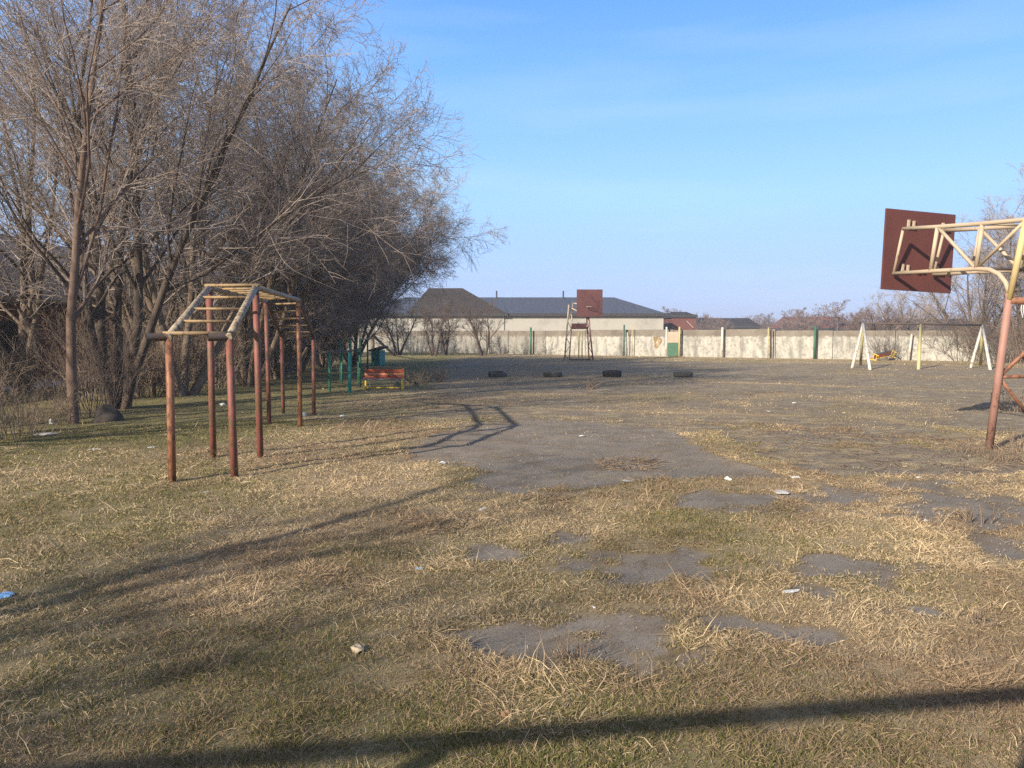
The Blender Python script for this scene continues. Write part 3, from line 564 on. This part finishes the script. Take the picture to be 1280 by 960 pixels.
# ------------------------------------------------------------------ climbing frame (monkey bars)
PO = {'A': ((-3.70, 8.30), (-3.13, 8.52), 1.6), 'B': ((-3.90, 9.95), (-3.28, 9.88), 2.22), 'C': ((-4.37, 13.7), (-3.67, 13.25), 2.22), 'D': ((-4.70, 15.7), (-3.95, 15.3), 1.6)}
mbk = empty('climbing_frame', (-3.9, 12, 0), 'rusty red and yellow pipe climbing frame with rungs sloping down at both ends', 'climbing frame'); ob = Vector((-3.9, 12, 0))
def top(k, s): p = PO[k]; return Vector((*p[s], p[2])) - ob
for k in 'ABCD':
    for s in (0, 1):
        t = top(k, s); g0 = float(gz(t.x + ob.x, t.y + ob.y)); b = Vector((t.x + rr.uniform(-.02, .02), t.y + rr.uniform(-.02, .02), g0 - .15))
        o = MB().tube([b, b.lerp(t, .5), t], .042 if k in 'AB' else .038, 12).build('post', M['post_orange' if (k, s) in (('A', 0), ('C', 1)) else 'post_red'], mbk, True)
        if (k, s) == ('A', 0): o['label'] = 'orange rusty near left post'
for (i, j, mt, r) in (('A', 'B', 'rail_beige', .042), ('B', 'C', 'rail_beige', .036), ('C', 'D', 'rail_dark', .034)):
    for s in (0, 1):
        p, q = top(i, s), top(j, s); e = (q - p).normalized() * .05
        MB().tube([p - e, q + e], r, 12).build('rail', M[mt], mbk, True)
    n = {'AB': 4, 'BC': 8, 'CD': 5}[i + j]
    for k in range(n + (0 if i == 'A' else 0)):
        t = (k + (0 if i == 'A' else .5)) / n
        if i == 'B': t = k / (n - .0)
        p = top(i, 0).lerp(top(j, 0), t); q = top(i, 1).lerp(top(j, 1), t); e = (q - p).normalized() * (.06 if t == 0 else -.01)
        up = Vector((0, 0, .012 if t else .03))
        MB().tube([p - e + up, q + e + up], .017 if t else .021, 8).build('rung', M['rung_yellow'], mbk, True)
p, q = top('D', 0), top('D', 1); MB().tube([p, q], .018, 8).build('rung', M['rung_yellow'], mbk, True)
for s in (0, 1):
    t = top('A', s); d = Vector((-.19, -.12, -.005)); n = MB(); st_ = t + Vector((0, 0, -.01))
    n.tube([st_, st_ + d], .043, 14, cap=False); n.tube([st_ + d, st_], .035, 14, cap=False); h = n.build('handle', M['pipe_black'], mbk, True)
# ------------------------------------------------------------------ near basketball hoop (seen from behind)
P0 = at(1122, 314, 12.2).xy; ax = Vector((.25, -.968, 0)).normalized(); rt = Vector((-ax.y, ax.x, 0))   # ax: board to stand; rt: board's right
def onp(px, py, off=0.0):
    k = (px - 640) / F; t = (P0.x - k * P0.y) / (k * ax.y - ax.x); y = P0.y + ax.y * t; p = at(px, py, y); return p + rt * off
org = G(1235, 563); hp = empty('basketball_hoop', org, 'near basketball hoop seen from behind: maroon backboard on a cream pipe arm and pink post', 'basketball hoop'); H = lambda v: v - org
OFF = .76
def arm(off, name='arm'):
    m = MB(); r = .031
    tl, bl_ = onp(1129, 286, off), onp(1117, 342, off)
    topc = [tl, onp(1172, 283.5, off), onp(1228, 279.5, off), onp(1283, 274.5, off), onp(1335, 271, off)]
    bot = [bl_, onp(1163, 339, off), onp(1220, 336, off), onp(1237, 337, off), onp(1249, 343, off), onp(1257, 353, off), onp(1262, 368, off)]
    m.tube([H(p) for p in topc], r, 10); m.tube([H(p) for p in bot], r, 10)
    m.tube([H(tl), H(bl_)], .022, 8)
    m.tube([H(topc[1]), H(bot[1])], .03, 8); m.tube([H(topc[2]), H(bot[2])], .03, 8)
    m.tube([H(topc[1]), H(bot[2])], .026, 8); m.tube([H(bot[2]), H(topc[3])], .022, 8); m.build(name, M['hoop_cream'], hp, True)
    a = MB(); a.tube([H(bot[-1]) + Vector((0, 0, -.06)), H(topc[3])], .04, 10); a.build('strut', M['hoop_yellow'], hp, True)
    return bot[-1], topc
jl, tcl = arm(0); jr, tcr = arm(OFF)
foot = org + Vector((0, 0, -.1)); footr = foot + rt * OFF
for f_, j in ((foot, jl), (footr, jr)): MB().tube([H(f_), H(j) + Vector((0, 0, .02))], [.052, .047], 12).build('post', M['hoop_pink'], hp, True)
MB().tube([H(jl) + Vector((0, 0, -.08)), H(jr) + Vector((0, 0, -.08))], .045, 10).build('crossbar', M['hoop_rust'], hp, True)
nl = foot.lerp(jl, .51); nr = footr.lerp(jr, .51)
for p, q, r in ((nl, nr, .026), (nl, footr.lerp(jr, .80), .028), (nl, footr.lerp(jr, .2), .024)): MB().tube([H(p), H(q)], r, 8).build('brace', M['hoop_rust'], hp, True)
for k in (2, 4): MB().tube([H(tcl[k]), H(tcr[k])], .02, 8).build('crossbar', M['hoop_cream'], hp, True)
MB().tube([H(onp(1222, 336)), H(onp(1222, 336, OFF) + ax * .1)], .02, 8).build('crossbar', M['pipe_black'], hp, True)
# backboard: in its own plane, turned a little clockwise
bc = at(1148, 314.5, 12.42); cw = R(2.2); br = rt * math.cos(cw) - Vector((0, 0, 1)) * math.sin(cw); bu = rt * math.sin(cw) + Vector((0, 0, 1)) * math.cos(cw)
BM = Matrix((br, -ax, bu)).transposed()
bd = MB().box(H(bc), (1.33, .03, 1.27), BM).build('backboard', M['board'], hp, bevel=.004)
for u, v in ((-.2, .36), (-.26, -.34), (.46, .36), (.40, -.34)):
    c = H(bc) + br * u + bu * v + ax * .04; m = MB(); m.box(c, (.15, .03, .035), BM); m.box(c + bu * .05 - br * .055, (.035, .03, .14), BM); m.box(c + bu * .06 + br * .045, (.03, .03, .10), BM); m.build('bracket', M['hoop_cream'], hp)
for u, v in ((.0, -.34), (.09, -.33)): MB().box(H(bc) + br * u + bu * v + ax * .035, (.05, .04, .03), BM).build('bolt_plate', M['hoop_cream'], hp)
ri = MB(); rc = H(bc) - ax * .30 - bu * .42; ri.tube([rc + (br * math.cos(a) + ax * math.sin(a)) * .225 for a in np.linspace(0, 6.2832, 25)], .009, 8, cap=False); ri.tube([rc + ax * .225, rc + ax * .3], .012, 8); ri.build('rim', M['hoop_rust'], hp, True)
rp = MB(); s0 = jl.lerp(jr, .28) + Vector((0, 0, -.1))
for k in (0, .035): rp.tube([H(s0) + rt * k, H(s0) + rt * (k - .015) + Vector((0, 0, -.10)), H(s0) + rt * (k + .02) + Vector((0, 0, -.2))], .006, 6)
rp.build('rope_end', M['paper'], hp)
# ------------------------------------------------------------------ far basketball hoop
YF = 50.0; fo = G(722, 450.5); YF = fo.y; fh = empty('basketball_hoop', fo, 'far basketball hoop with a square maroon backboard on two lattice legs before the wall', 'basketball hoop'); K = lambda px, py, dy=0: at(px, py, YF + dy) - fo
bd = MB(); c = K(737, 379, -.3); bd.box(c, (1.68, .05, 1.78)); bd.build('backboard', M['board_far'], fh, bevel=.01)
for sx, (a0, a1, b0, b1) in ((0, ((705.5, 451), (711, 381), (711.5, 450), (716, 379))), (1, ((741.5, 451), (734.5, 384), (736.5, 450), (732.5, 384)))):
    m = MB(); pa, qa, pb, qb = K(*a0), K(*a1), K(*b0, .55), K(*b1, .55); pa.z = pb.z = -.1
    m.tube([pa, qa], .05, 8); m.tube([pb, qb], .045, 8)
    for i in range(7):
        t0, t1 = i / 7, (i + 1) / 7; m.tube([pa.lerp(qa, t0), pb.lerp(qb, t1)] if i % 2 else [pb.lerp(qb, t0), pa.lerp(qa, t1)], .025, 6)
    m.build('lattice_leg', M['hoop_pink' if sx else 'hoop_cream'], fh, True)
for px in (723.5, 727.5): MB().tube([K(px, 413, 2.2), Vector((K(px, 440, 2.2).x, K(px, 440, 2.2).y, -.1))], .045, 8).build('rear_post', M['yellow_paint'], fh, True)
MB().box((K(724, 408)), (.98, .08, .36)).build('tie_plate', M['board_far'], fh)
MB().tube([K(713, 404), K(734, 404)], .05, 8).build('crossbar', M['white_paint'], fh, True)
MB().tube([K(712, 449.5), K(737, 449.5)], .045, 8).build('ground_bar', M['rail_dark'], fh, True)
for px in (712, 734): MB().tube([K(px, 384, .3), K(px + 12, 390, -.25)], .04, 8).build('board_arm', M['hoop_cream'], fh, True)
MB().tube([K(716, 379, .5), K(723, 380, -.25)], .04, 8).build('board_arm', M['hoop_cream'], fh, True)
ri = MB(); rc = K(737, 383.5, -.6); ri.tube([rc + Vector((math.cos(a), math.sin(a), 0)) * .225 for a in np.linspace(0, 6.2832, 21)], .016, 8, cap=False); ri.build('rim', M['hoop_cream'], fh, True)
# ------------------------------------------------------------------ swing frame
so = G(1150, 459); YS = so.y; sw = empty('swing_frame', so, 'empty swing frame with white A shaped ends and a thin black top bar', 'swing'); K = lambda px, py, dy=0: at(px, py, YS + dy) - so
for px, l, r_, m_, py in ((1079, 1064.5, 1088, 1075.5, 404.5), (1228, 1212.5, 1238.5, 1225.5, 407)):
    t = K(px, py); e = MB()
    for q, dy, mt in ((l, 0, 'white_paint'), (r_, -1.2, 'white_paint'), (m_, 1.2, 'yellow_paint')):
        b = G(q, 460 if dy == 0 else 462.5 if dy < 0 else 457) - so; b.z = -.1; MB().tube([b, t], .07, 8).build('leg', M[mt], sw, True)
MB().tube([K(1078, 403.8), K(1229, 406.4)], .05, 8).build('top_bar', M['pipe_black'], sw, True)
b = G(1148, 462) - so; b.z = -.1; MB().tube([b, K(1151, 406)], .075, 8).build('middle_post', M['yellow_paint'], sw, True)
# ------------------------------------------------------------------ benches
def bench(loc, label, rz, w=1.12):
    b = empty('bench', loc, label, 'bench', 'yellow framed plank benches', rz)
    for s in (-1, 1):
        x = s * w / 2; m = MB()
        m.bar((x, -.20, -.05), (x, -.20, .34), .045, .045, Vector((0, 1, 0))); m.bar((x, .16, -.05), (x, .27, .62), .045, .045, Vector((0, 1, 0)))
        m.bar((x, -.22, .33), (x, .2, .31), .044, .044); m.bar((x, -.2, .10), (x, .2, .10), .03, .03); m.build('end_frame', M['bench_yellow'], b, bevel=.004)
    for z, y, mt, hh in ((.56, .235, 'plank_red', .105), (.468, .215, 'plank_orange', .045), (.40, .20, 'plank_red', .065)):
        MB().bar((-w / 2 - .02, y, z), (w / 2 + .02, y, z), .025, hh).build('back_plank', M[mt], b, bevel=.005)
    for y, z, mt in ((.1, .345, 'plank_red'), (-.03, .348, 'plank_red'), (-.17, .335, 'plank_grey')):
        MB().bar((-w / 2 - .02, y, z), (w / 2 + .02, y, z), .115, .03).build('seat_plank', M[mt], b, bevel=.005)
    MB().bar((-w / 2, .02, .075), (w / 2, .02, .075), .03, .03).build('foot_bar', M['bench_yellow'], b); return b
p = G(479, 488); bench((p.x, p.y + .1, 0), 'yellow framed bench with red and orange planks beside the green bars', R(3))
p = onwall(1113, 1.6); b2 = bench((p.x, p.y, .25), 'tipped over bench with red planks before the wall inside the swing frame', R(38), 1.5); b2.rotation_euler = (R(-68), R(-8), R(20))
# ------------------------------------------------------------------ green bars, kiosk, leaning pole
c0 = G(425, 490); gb = empty('low_bars', c0, 'low green exercise bars with a dark slanting top board, left of the yellow bench', 'exercise bars'); K = lambda px, py, Y: at(px, py, Y) - c0
def post(par, px, pyb, pyt, r, mt, name='post'):
    b = G(px, pyb); t = at(px, pyt, b.y); MB().tube([Vector((b.x, b.y, -.1)) - par.location, t - par.location], r, 8).build(name, M[mt], par, True); return t - par.location
t1 = post(gb, 412, 491, 441, .035, 'green_paint'); t2 = post(gb, 437, 492, 441, .05, 'teal_paint'); t3 = post(gb, 427, 480, 440, .035, 'green_paint'); t4 = post(gb, 448, 480, 438, .03, 'green_paint')
MB().bar(t1 + Vector((-.08, 0, .02)), t3 + Vector((.05, 0, .05)), .22, .04).build('top_board', M['dark_wood'], gb); MB().bar(t2 + Vector((-.12, 0, .02)), t4 + Vector((.05, 0, .05)), .12, .04).build('top_board', M['dark_wood'], gb)
c1 = G(440, 477); pb = empty('pull_up_bar', c1, 'taller green pull up bars with pale crossbars standing behind the low green bars', 'exercise bars')
u1 = post(pb, 425, 477, 423, .03, 'green_paint'); u2 = post(pb, 438, 477, 423, .045, 'green_paint'); u3 = post(pb, 450, 485, 424, .04, 'dark_green'); u4 = post(pb, 459.5, 472, 424, .035, 'dark_green')
MB().tube([u1, u2], .03, 8).build('crossbar', M['rail_beige'], pb, True); MB().tube([u3, u4], .03, 8).build('crossbar', M['rail_beige'], pb, True)
ck = G(473, 457); kb = empty('playground_hut', ck, 'small teal sheet metal play hut with a dark slanting lid', 'play hut', rz=R(-18)); kb.scale = (.8, .8, .8)
m = MB()
for x, y, w, d in ((-.28, -.3, .05, .6), (.28, -.3, .05, .6)): m.box((x, .0, .5), (.05, .8, 1.1))
m.build('side_panel', M['teal_paint'], kb); MB().box((0, -.38, .5), (.5, .04, 1.1)).build('front_panel', M['teal_paint'], kb); MB().box((.02, 0, 1.14), (.95, 1.1, .12), Matrix.Rotation(-.28, 3, 'Y')).build('lid', M['dark_wood'], kb)
for x, y in ((-.28, -.38), (.28, -.38)): MB().tube([(x, y, -.1), (x, y, 1.1)], .04, 8).build('corner_post', M['teal_paint'], kb, True)
a = at(466, 419, 50); b = G(494, 445); cpt = G(469, 445); o = MB().tube([(0, 0, 0), b - Vector((a.x, a.y, 0)) - Vector((0, 0, a.z))], .09, 8).build('leaning_pole', M['pole_wood'], None, True, loc=a); tag(o, 'long weathered pole leaning from a short upright down to the grass by the far wall', 'pole')
o = MB().tube([(0, 0, -.1), (0, 0, a.z + .1)], [.13, .10], 8).build('timber_upright', M['pole_wood'], None, True, loc=(a.x, a.y, 0)); tag(o, 'short thick timber upright holding the top of a leaning pole', 'post')
# ------------------------------------------------------------------ tyres
def tyre_mesh(mat, Ro=.37, w=.24, tread=28):
    prof = [(.60, -.42), (.66, -.5), (.86, -.5), (.97, -.40), (1, -.2), (1, .2), (.97, .40), (.86, .5), (.66, .5), (.60, .42), (.64, .2), (.64, -.2)]
    n = 56; V = []; Fc = []; k = len(prof)
    for i in range(n):
        a = 6.2832 * i / n
        for j, (r, z) in enumerate(prof):
            rr_ = r * Ro * (1 - (.025 if (i % 2 and j in (3, 4, 5, 6)) else 0)); V.append((rr_ * math.cos(a), rr_ * math.sin(a), z * w))
    for i in range(n):
        for j in range(k): Fc.append((i * k + j, ((i + 1) % n) * k + j, ((i + 1) % n) * k + (j + 1) % k, i * k + (j + 1) % k))
    me = bpy.data.meshes.new('tyre'); me.from_pydata(V, [], Fc); me.update(); me.materials.append(mat); return me
tm = [tyre_mesh(M['rubber_grey']), tyre_mesh(M['rubber'])]
for px, py, k, tl, lab in [(622, 471.5, 0, 5, 'grey tyre with a dark right side lying on the court, left of the other three'), (691, 471.5, 0, -3, 'dusty grey tyre lying on the court below the far hoop, second from the left'),
                       (765, 471.5, 1, 2, 'blackest tyre, lying flat on the court right of the far hoop'), (854, 471.5, 0, -2, 'grey tyre lying on the court farthest right of the four')]:
    p = G(px, py); o = link('tyre', tm[k], None, (p.x, p.y, .11 + (.03 if k else 0))); o.rotation_euler = (R(tl), R(tl * .6), px); tag(o, lab, 'tyre', 'old tyres lying across the court')
    o.scale = (1, 1, 1.0 if k else .82)
# ------------------------------------------------------------------ frame behind the viewer whose shadow crosses the foreground
k = 2.15
bar = [q_ - Vector((1.51, 1.70, 0)) * k for q_ in (G(-420, 1010), G(600, 920), G(1328, 863), G(1540, 846))]
pf = empty('exercise_frame', bar[1], 'row of pipe bars behind the viewer whose long shadow crosses the foreground grass', 'exercise bars')
for b in (bar[0], bar[1], bar[2]): MB().tube([b - bar[1] + Vector((0, 0, -.1)), b - bar[1] + Vector((0, 0, k))], .05, 10).build('post', M['post_red'], pf, True)
MB().tube([bar[0] - bar[1] + Vector((0, 0, k)), bar[-1] - bar[1] + Vector((0, 0, k))], .046, 10).build('crossbar', M['rail_beige'], pf, True)
# ------------------------------------------------------------------ small things by the left verge
p = G(163, 500); yp = MB(); yp.tube([(0, 0, -.05), (0, 0, .38)], .05, 10); yp.tube([(0, 0, .38), (0, 0, .44), (0, 0, .52)], [.075, .07, .03], 10); tag(yp.build('yellow_marker', M['yellow_plastic'], None, True, loc=p), 'short yellow marker post among the shrubs right of the dark stump', 'marker post')
p = G(135, 528); sm = MB(); sm.tube([(0, 0, -.05), (.03, 0, .10), (-.01, .02, .20), (.03, 0, .27)], [.30, .24, .20, .13], 11); tag(sm.build('tree_stump', M['dark_hole'], None, True, loc=p), 'low dark tree stump on the grass beside the reddish trunk', 'stump')
p = G(193, 497); rf = empty('rail_fence', p, 'low rusty rail fence running through the shrubs left of the climbing frame', 'fence')
e = G(150, 500) - p
for q in (Vector((0, 0, 0)), e, e * 2.2): MB().tube([q + Vector((0, 0, -.1)), q + Vector((0, 0, .78))], .05, 8).build('post', M['rail_dark'], rf, True)
MB().tube([Vector((.5, 0, .74)), e * 2.3 + Vector((0, 0, .74))], .03, 8).build('rail', M['rail_dark'], rf, True)
# ------------------------------------------------------------------ litter and stones
def crumple(name, px, py, sx, sy, sz, mat, lab, cat, seed, rz=0):
    g = random.Random(seed); import bmesh
    bm = bmesh.new(); bmesh.ops.create_icosphere(bm, subdivisions=2, radius=.5)
    for v in bm.verts: v.co *= 1 + g.uniform(-.42, .42); v.co = Vector((v.co.x * sx, v.co.y * sy, v.co.z * sz))
    me = bpy.data.meshes.new(name); bm.to_mesh(me); bm.free(); me.materials.append(M[mat])
    p = G(px, py); o = link(name, me, None, (p.x, p.y, float(gz(p.x, p.y)) + sz * .25 + .02)); o.rotation_euler = (0, 0, rz); return tag(o, lab, cat)
LT = [('litter_bag', 4, 747, .16, .13, .05, 'blue_litter', 'crumpled blue plastic bag on the grass at the left edge', 'bag'),
 ('wrapper', 524, 712, .09, .07, .025, 'cyan_litter', 'small pale blue wrapper on the straw in the middle foreground', 'wrapper'),
 ('paper_scrap', 988, 744, .17, .06, .02, 'paper', 'long pale scrap lying on the straw in the right foreground', 'scrap'),
 ('stone', 447, 818, .13, .09, .06, 'stone', 'tan stone in the grass, left of the bare asphalt patches', 'stone'),
 ('stone', 632, 901, .055, .055, .05, 'stone_brown', 'small round brown stone just above the long bar shadow', 'stone'),
 ('paper_scrap', 755, 897, .025, .025, .015, 'paper', 'tiny white scrap beside the long bar shadow', 'scrap'),
 ('paper_scrap', 603, 638, .14, .08, .025, 'paper', 'white scrap on the straw below the big asphalt patch', 'scrap'),
 ('paper_scrap', 910, 602, .10, .08, .08, 'paper', 'upright white scrap on the near edge of the big asphalt patch', 'scrap'),
 ('paper_scrap', 996, 598, .13, .08, .04, 'paper', 'white scrap at the right corner of the big asphalt patch', 'scrap'),
 ('broken_slab', 977, 617, .22, .22, .05, 'concrete', 'flat pale broken slab below the right corner of the big asphalt patch', 'slab'),
 ('paper_scrap', 727, 547, .14, .10, .03, 'paper', 'white scrap in the middle of the big asphalt patch', 'scrap'),
 ('paper_scrap', 553, 582, .13, .08, .05, 'paper', 'white scrap on the left edge of the big asphalt patch, below the frame shadow', 'scrap'),
 ('paper_scrap', 428, 522, .16, .12, .08, 'paper', 'white scrap on the straw right of the far climbing frame posts', 'scrap'),
 ('paper_scrap', 380, 522, .16, .12, .14, 'paper', 'white crumple at the foot of the far climbing frame posts', 'scrap'),
 ('paper_scrap', 190, 562, .20, .12, .03, 'paper', 'white scrap on shaded grass left of the near left frame post', 'scrap'),
 ('paper_scrap', 117, 563, .22, .12, .03, 'paper', 'flat white scrap on the grass below the dark stump', 'scrap'),
 ('paper_scrap', 64, 531, .09, .09, .16, 'paper', 'upright white scrap under the shrubs left of the reddish trunk', 'scrap'),
 ('broken_slab', 55, 545, .55, .3, .06, 'concrete', 'grey broken slab lying in front of the left shrubs', 'slab'),
 ('paper_scrap', 278, 507, .2, .14, .12, 'paper', 'white crumple on the grass between the near climbing frame posts', 'scrap'),
 ('paper_scrap', 257, 617, .16, .06, .02, 'paper', 'thin pale scrap in the grass between the two nearest frame posts', 'scrap'),
 ('paper_scrap', 785, 602, .16, .06, .015, 'paper', 'flat pale flake on the asphalt under the heap of cut weeds', 'scrap'),
 ('paper_scrap', 1148, 600, .06, .06, .03, 'paper', 'small white scrap on the straw line left of the pink post', 'scrap'),
 ('paper_scrap', 993, 505, .2, .12, .05, 'paper', 'white scrap far out on the right half of the court', 'scrap'),
 ('paper_scrap', 960, 515, .2, .1, .02, 'paper', 'flat pale flake on the right half of the court', 'scrap'),
 ('paper_scrap', 1157, 656, .07, .06, .03, 'paper', 'small pale scrap on the straw in front of the right asphalt patch', 'scrap'),
 ('paper_scrap', 1178, 665, .12, .05, .015, 'paper', 'thin white scrap on the straw at the right, below a small pale one', 'scrap'),
 ('paper_scrap', 590, 844, .05, .03, .02, 'stone', 'small tan chip on the grass below the left asphalt patch', 'chip'),
 ('paper_scrap', 743, 761, .04, .03, .02, 'paper', 'tiny white scrap above the largest near asphalt patch', 'scrap')]
for i, (n, px, py, sx, sy, sz, mt, lab, cat) in enumerate(LT): crumple(n, px, py, sx * .68, sy * .68, sz * .6, mt, lab, cat, 300 + i, px * .7)
# ------------------------------------------------------------------ heaps of cut weeds, dry weed stalks
def heap(name, px, py, rx, ry, n, L, h, mat, lab, seed, cat='weeds'):
    g = np.random.default_rng(seed); c = G(px, py); a = g.random(n) * 6.28; r = np.sqrt(g.random(n))
    P = np.c_[np.cos(a) * r * rx, np.sin(a) * r * ry, .02 + g.random(n) * h * (1 - r)]; az = g.random(n) * 6.28; el = g.normal(.08, .2, n)
    D = np.c_[np.cos(az) * np.cos(el), np.sin(az) * np.cos(el), np.sin(el)]; Ln = L * g.uniform(.4, 1.2, n)
    a_ = grow(P - D * (Ln / 2)[:, None], D, Ln, g.uniform(.0025, .006, n), 4, .10, -.01, g, .5); a_[0][..., 2] = np.maximum(a_[0][..., 2], .01)
    V, Fc = tubes(*a_, 3); o = link(name, fast_mesh(name, V, [Fc], M[mat], True), None, (c.x, c.y, float(gz(c.x, c.y)))); return tag(o, lab, cat, kind='stuff')
heap('weed_heap', 782, 580, .42, .5, 110, .35, .09, 'brush', 'small heap of cut dry weeds on the big asphalt patch', 401)
heap('weed_litter', 1090, 560, 2.6, 2.2, 800, .26, .03, 'brush', 'scattered dry twigs over the court left of the pink post', 402)
heap('weed_litter', 520, 505, 2.4, 2.2, 700, .25, .03, 'brush', 'scattered twigs and leaves at the left edge of the court', 403)
WD = [shrub_mesh(111, .55, 26, .9, M['brush'], .0022, 5), shrub_mesh(112, .42, 14, .5, M['brush'], .002, 4)]
for px, py, k, s, lab in [(1252, 578, 0, .55, 'clump of dry weeds at the foot of the pink post'), (1292, 566, 0, 1.0, 'clump of dry weeds at the right edge behind the pink post'), (1212, 568, 0, .5, 'clump of dry weeds left of the pink post'),
                     (1268, 514, 0, 1.2, 'dark weed clump beside the square shadow on the court'), (1222, 655, 1, .6, 'small pale weed on the right asphalt patch'), (1218, 782, 1, .45, 'single dry weed in the right foreground'), (715, 820, 1, .4, 'thin dry weed at the left end of the largest near asphalt patch'),
                     (545, 478, 0, 1.2, 'clump of dry weeds right of the yellow bench'), (520, 482, 0, 1.1, 'low weed clump just beside the yellow bench'), (735, 487, 1, 1.3, 'pale weed tuft on the court in front of the tyres')]:
    o = link('weed_clump', WD[k], None, G(px, py)); o.scale = (s, s, s * .9); o.rotation_euler.z = px; tag(o, lab, 'weed', 'dry weed clumps')

# ------------------------------------------------------------------ winter haze
hz = MB(); hz.box((0, 50, 8.5), (1400, 1500, 19)); hm = bpy.data.materials.new('thin winter haze'); hm.use_nodes = True; ht = hm.node_tree
for n in list(ht.nodes): 
    if n.type != 'OUTPUT_MATERIAL': ht.nodes.remove(n)
pv = ht.nodes.new('ShaderNodeVolumePrincipled'); pv.inputs['Density'].default_value = .0011; pv.inputs['Color'].default_value = (.86, .90, .97, 1); pv.inputs['Anisotropy'].default_value = .2
ht.links.new(pv.outputs[0], ht.nodes['Material Output'].inputs['Volume']); tag(hz.build('haze', hm), kind='stuff')
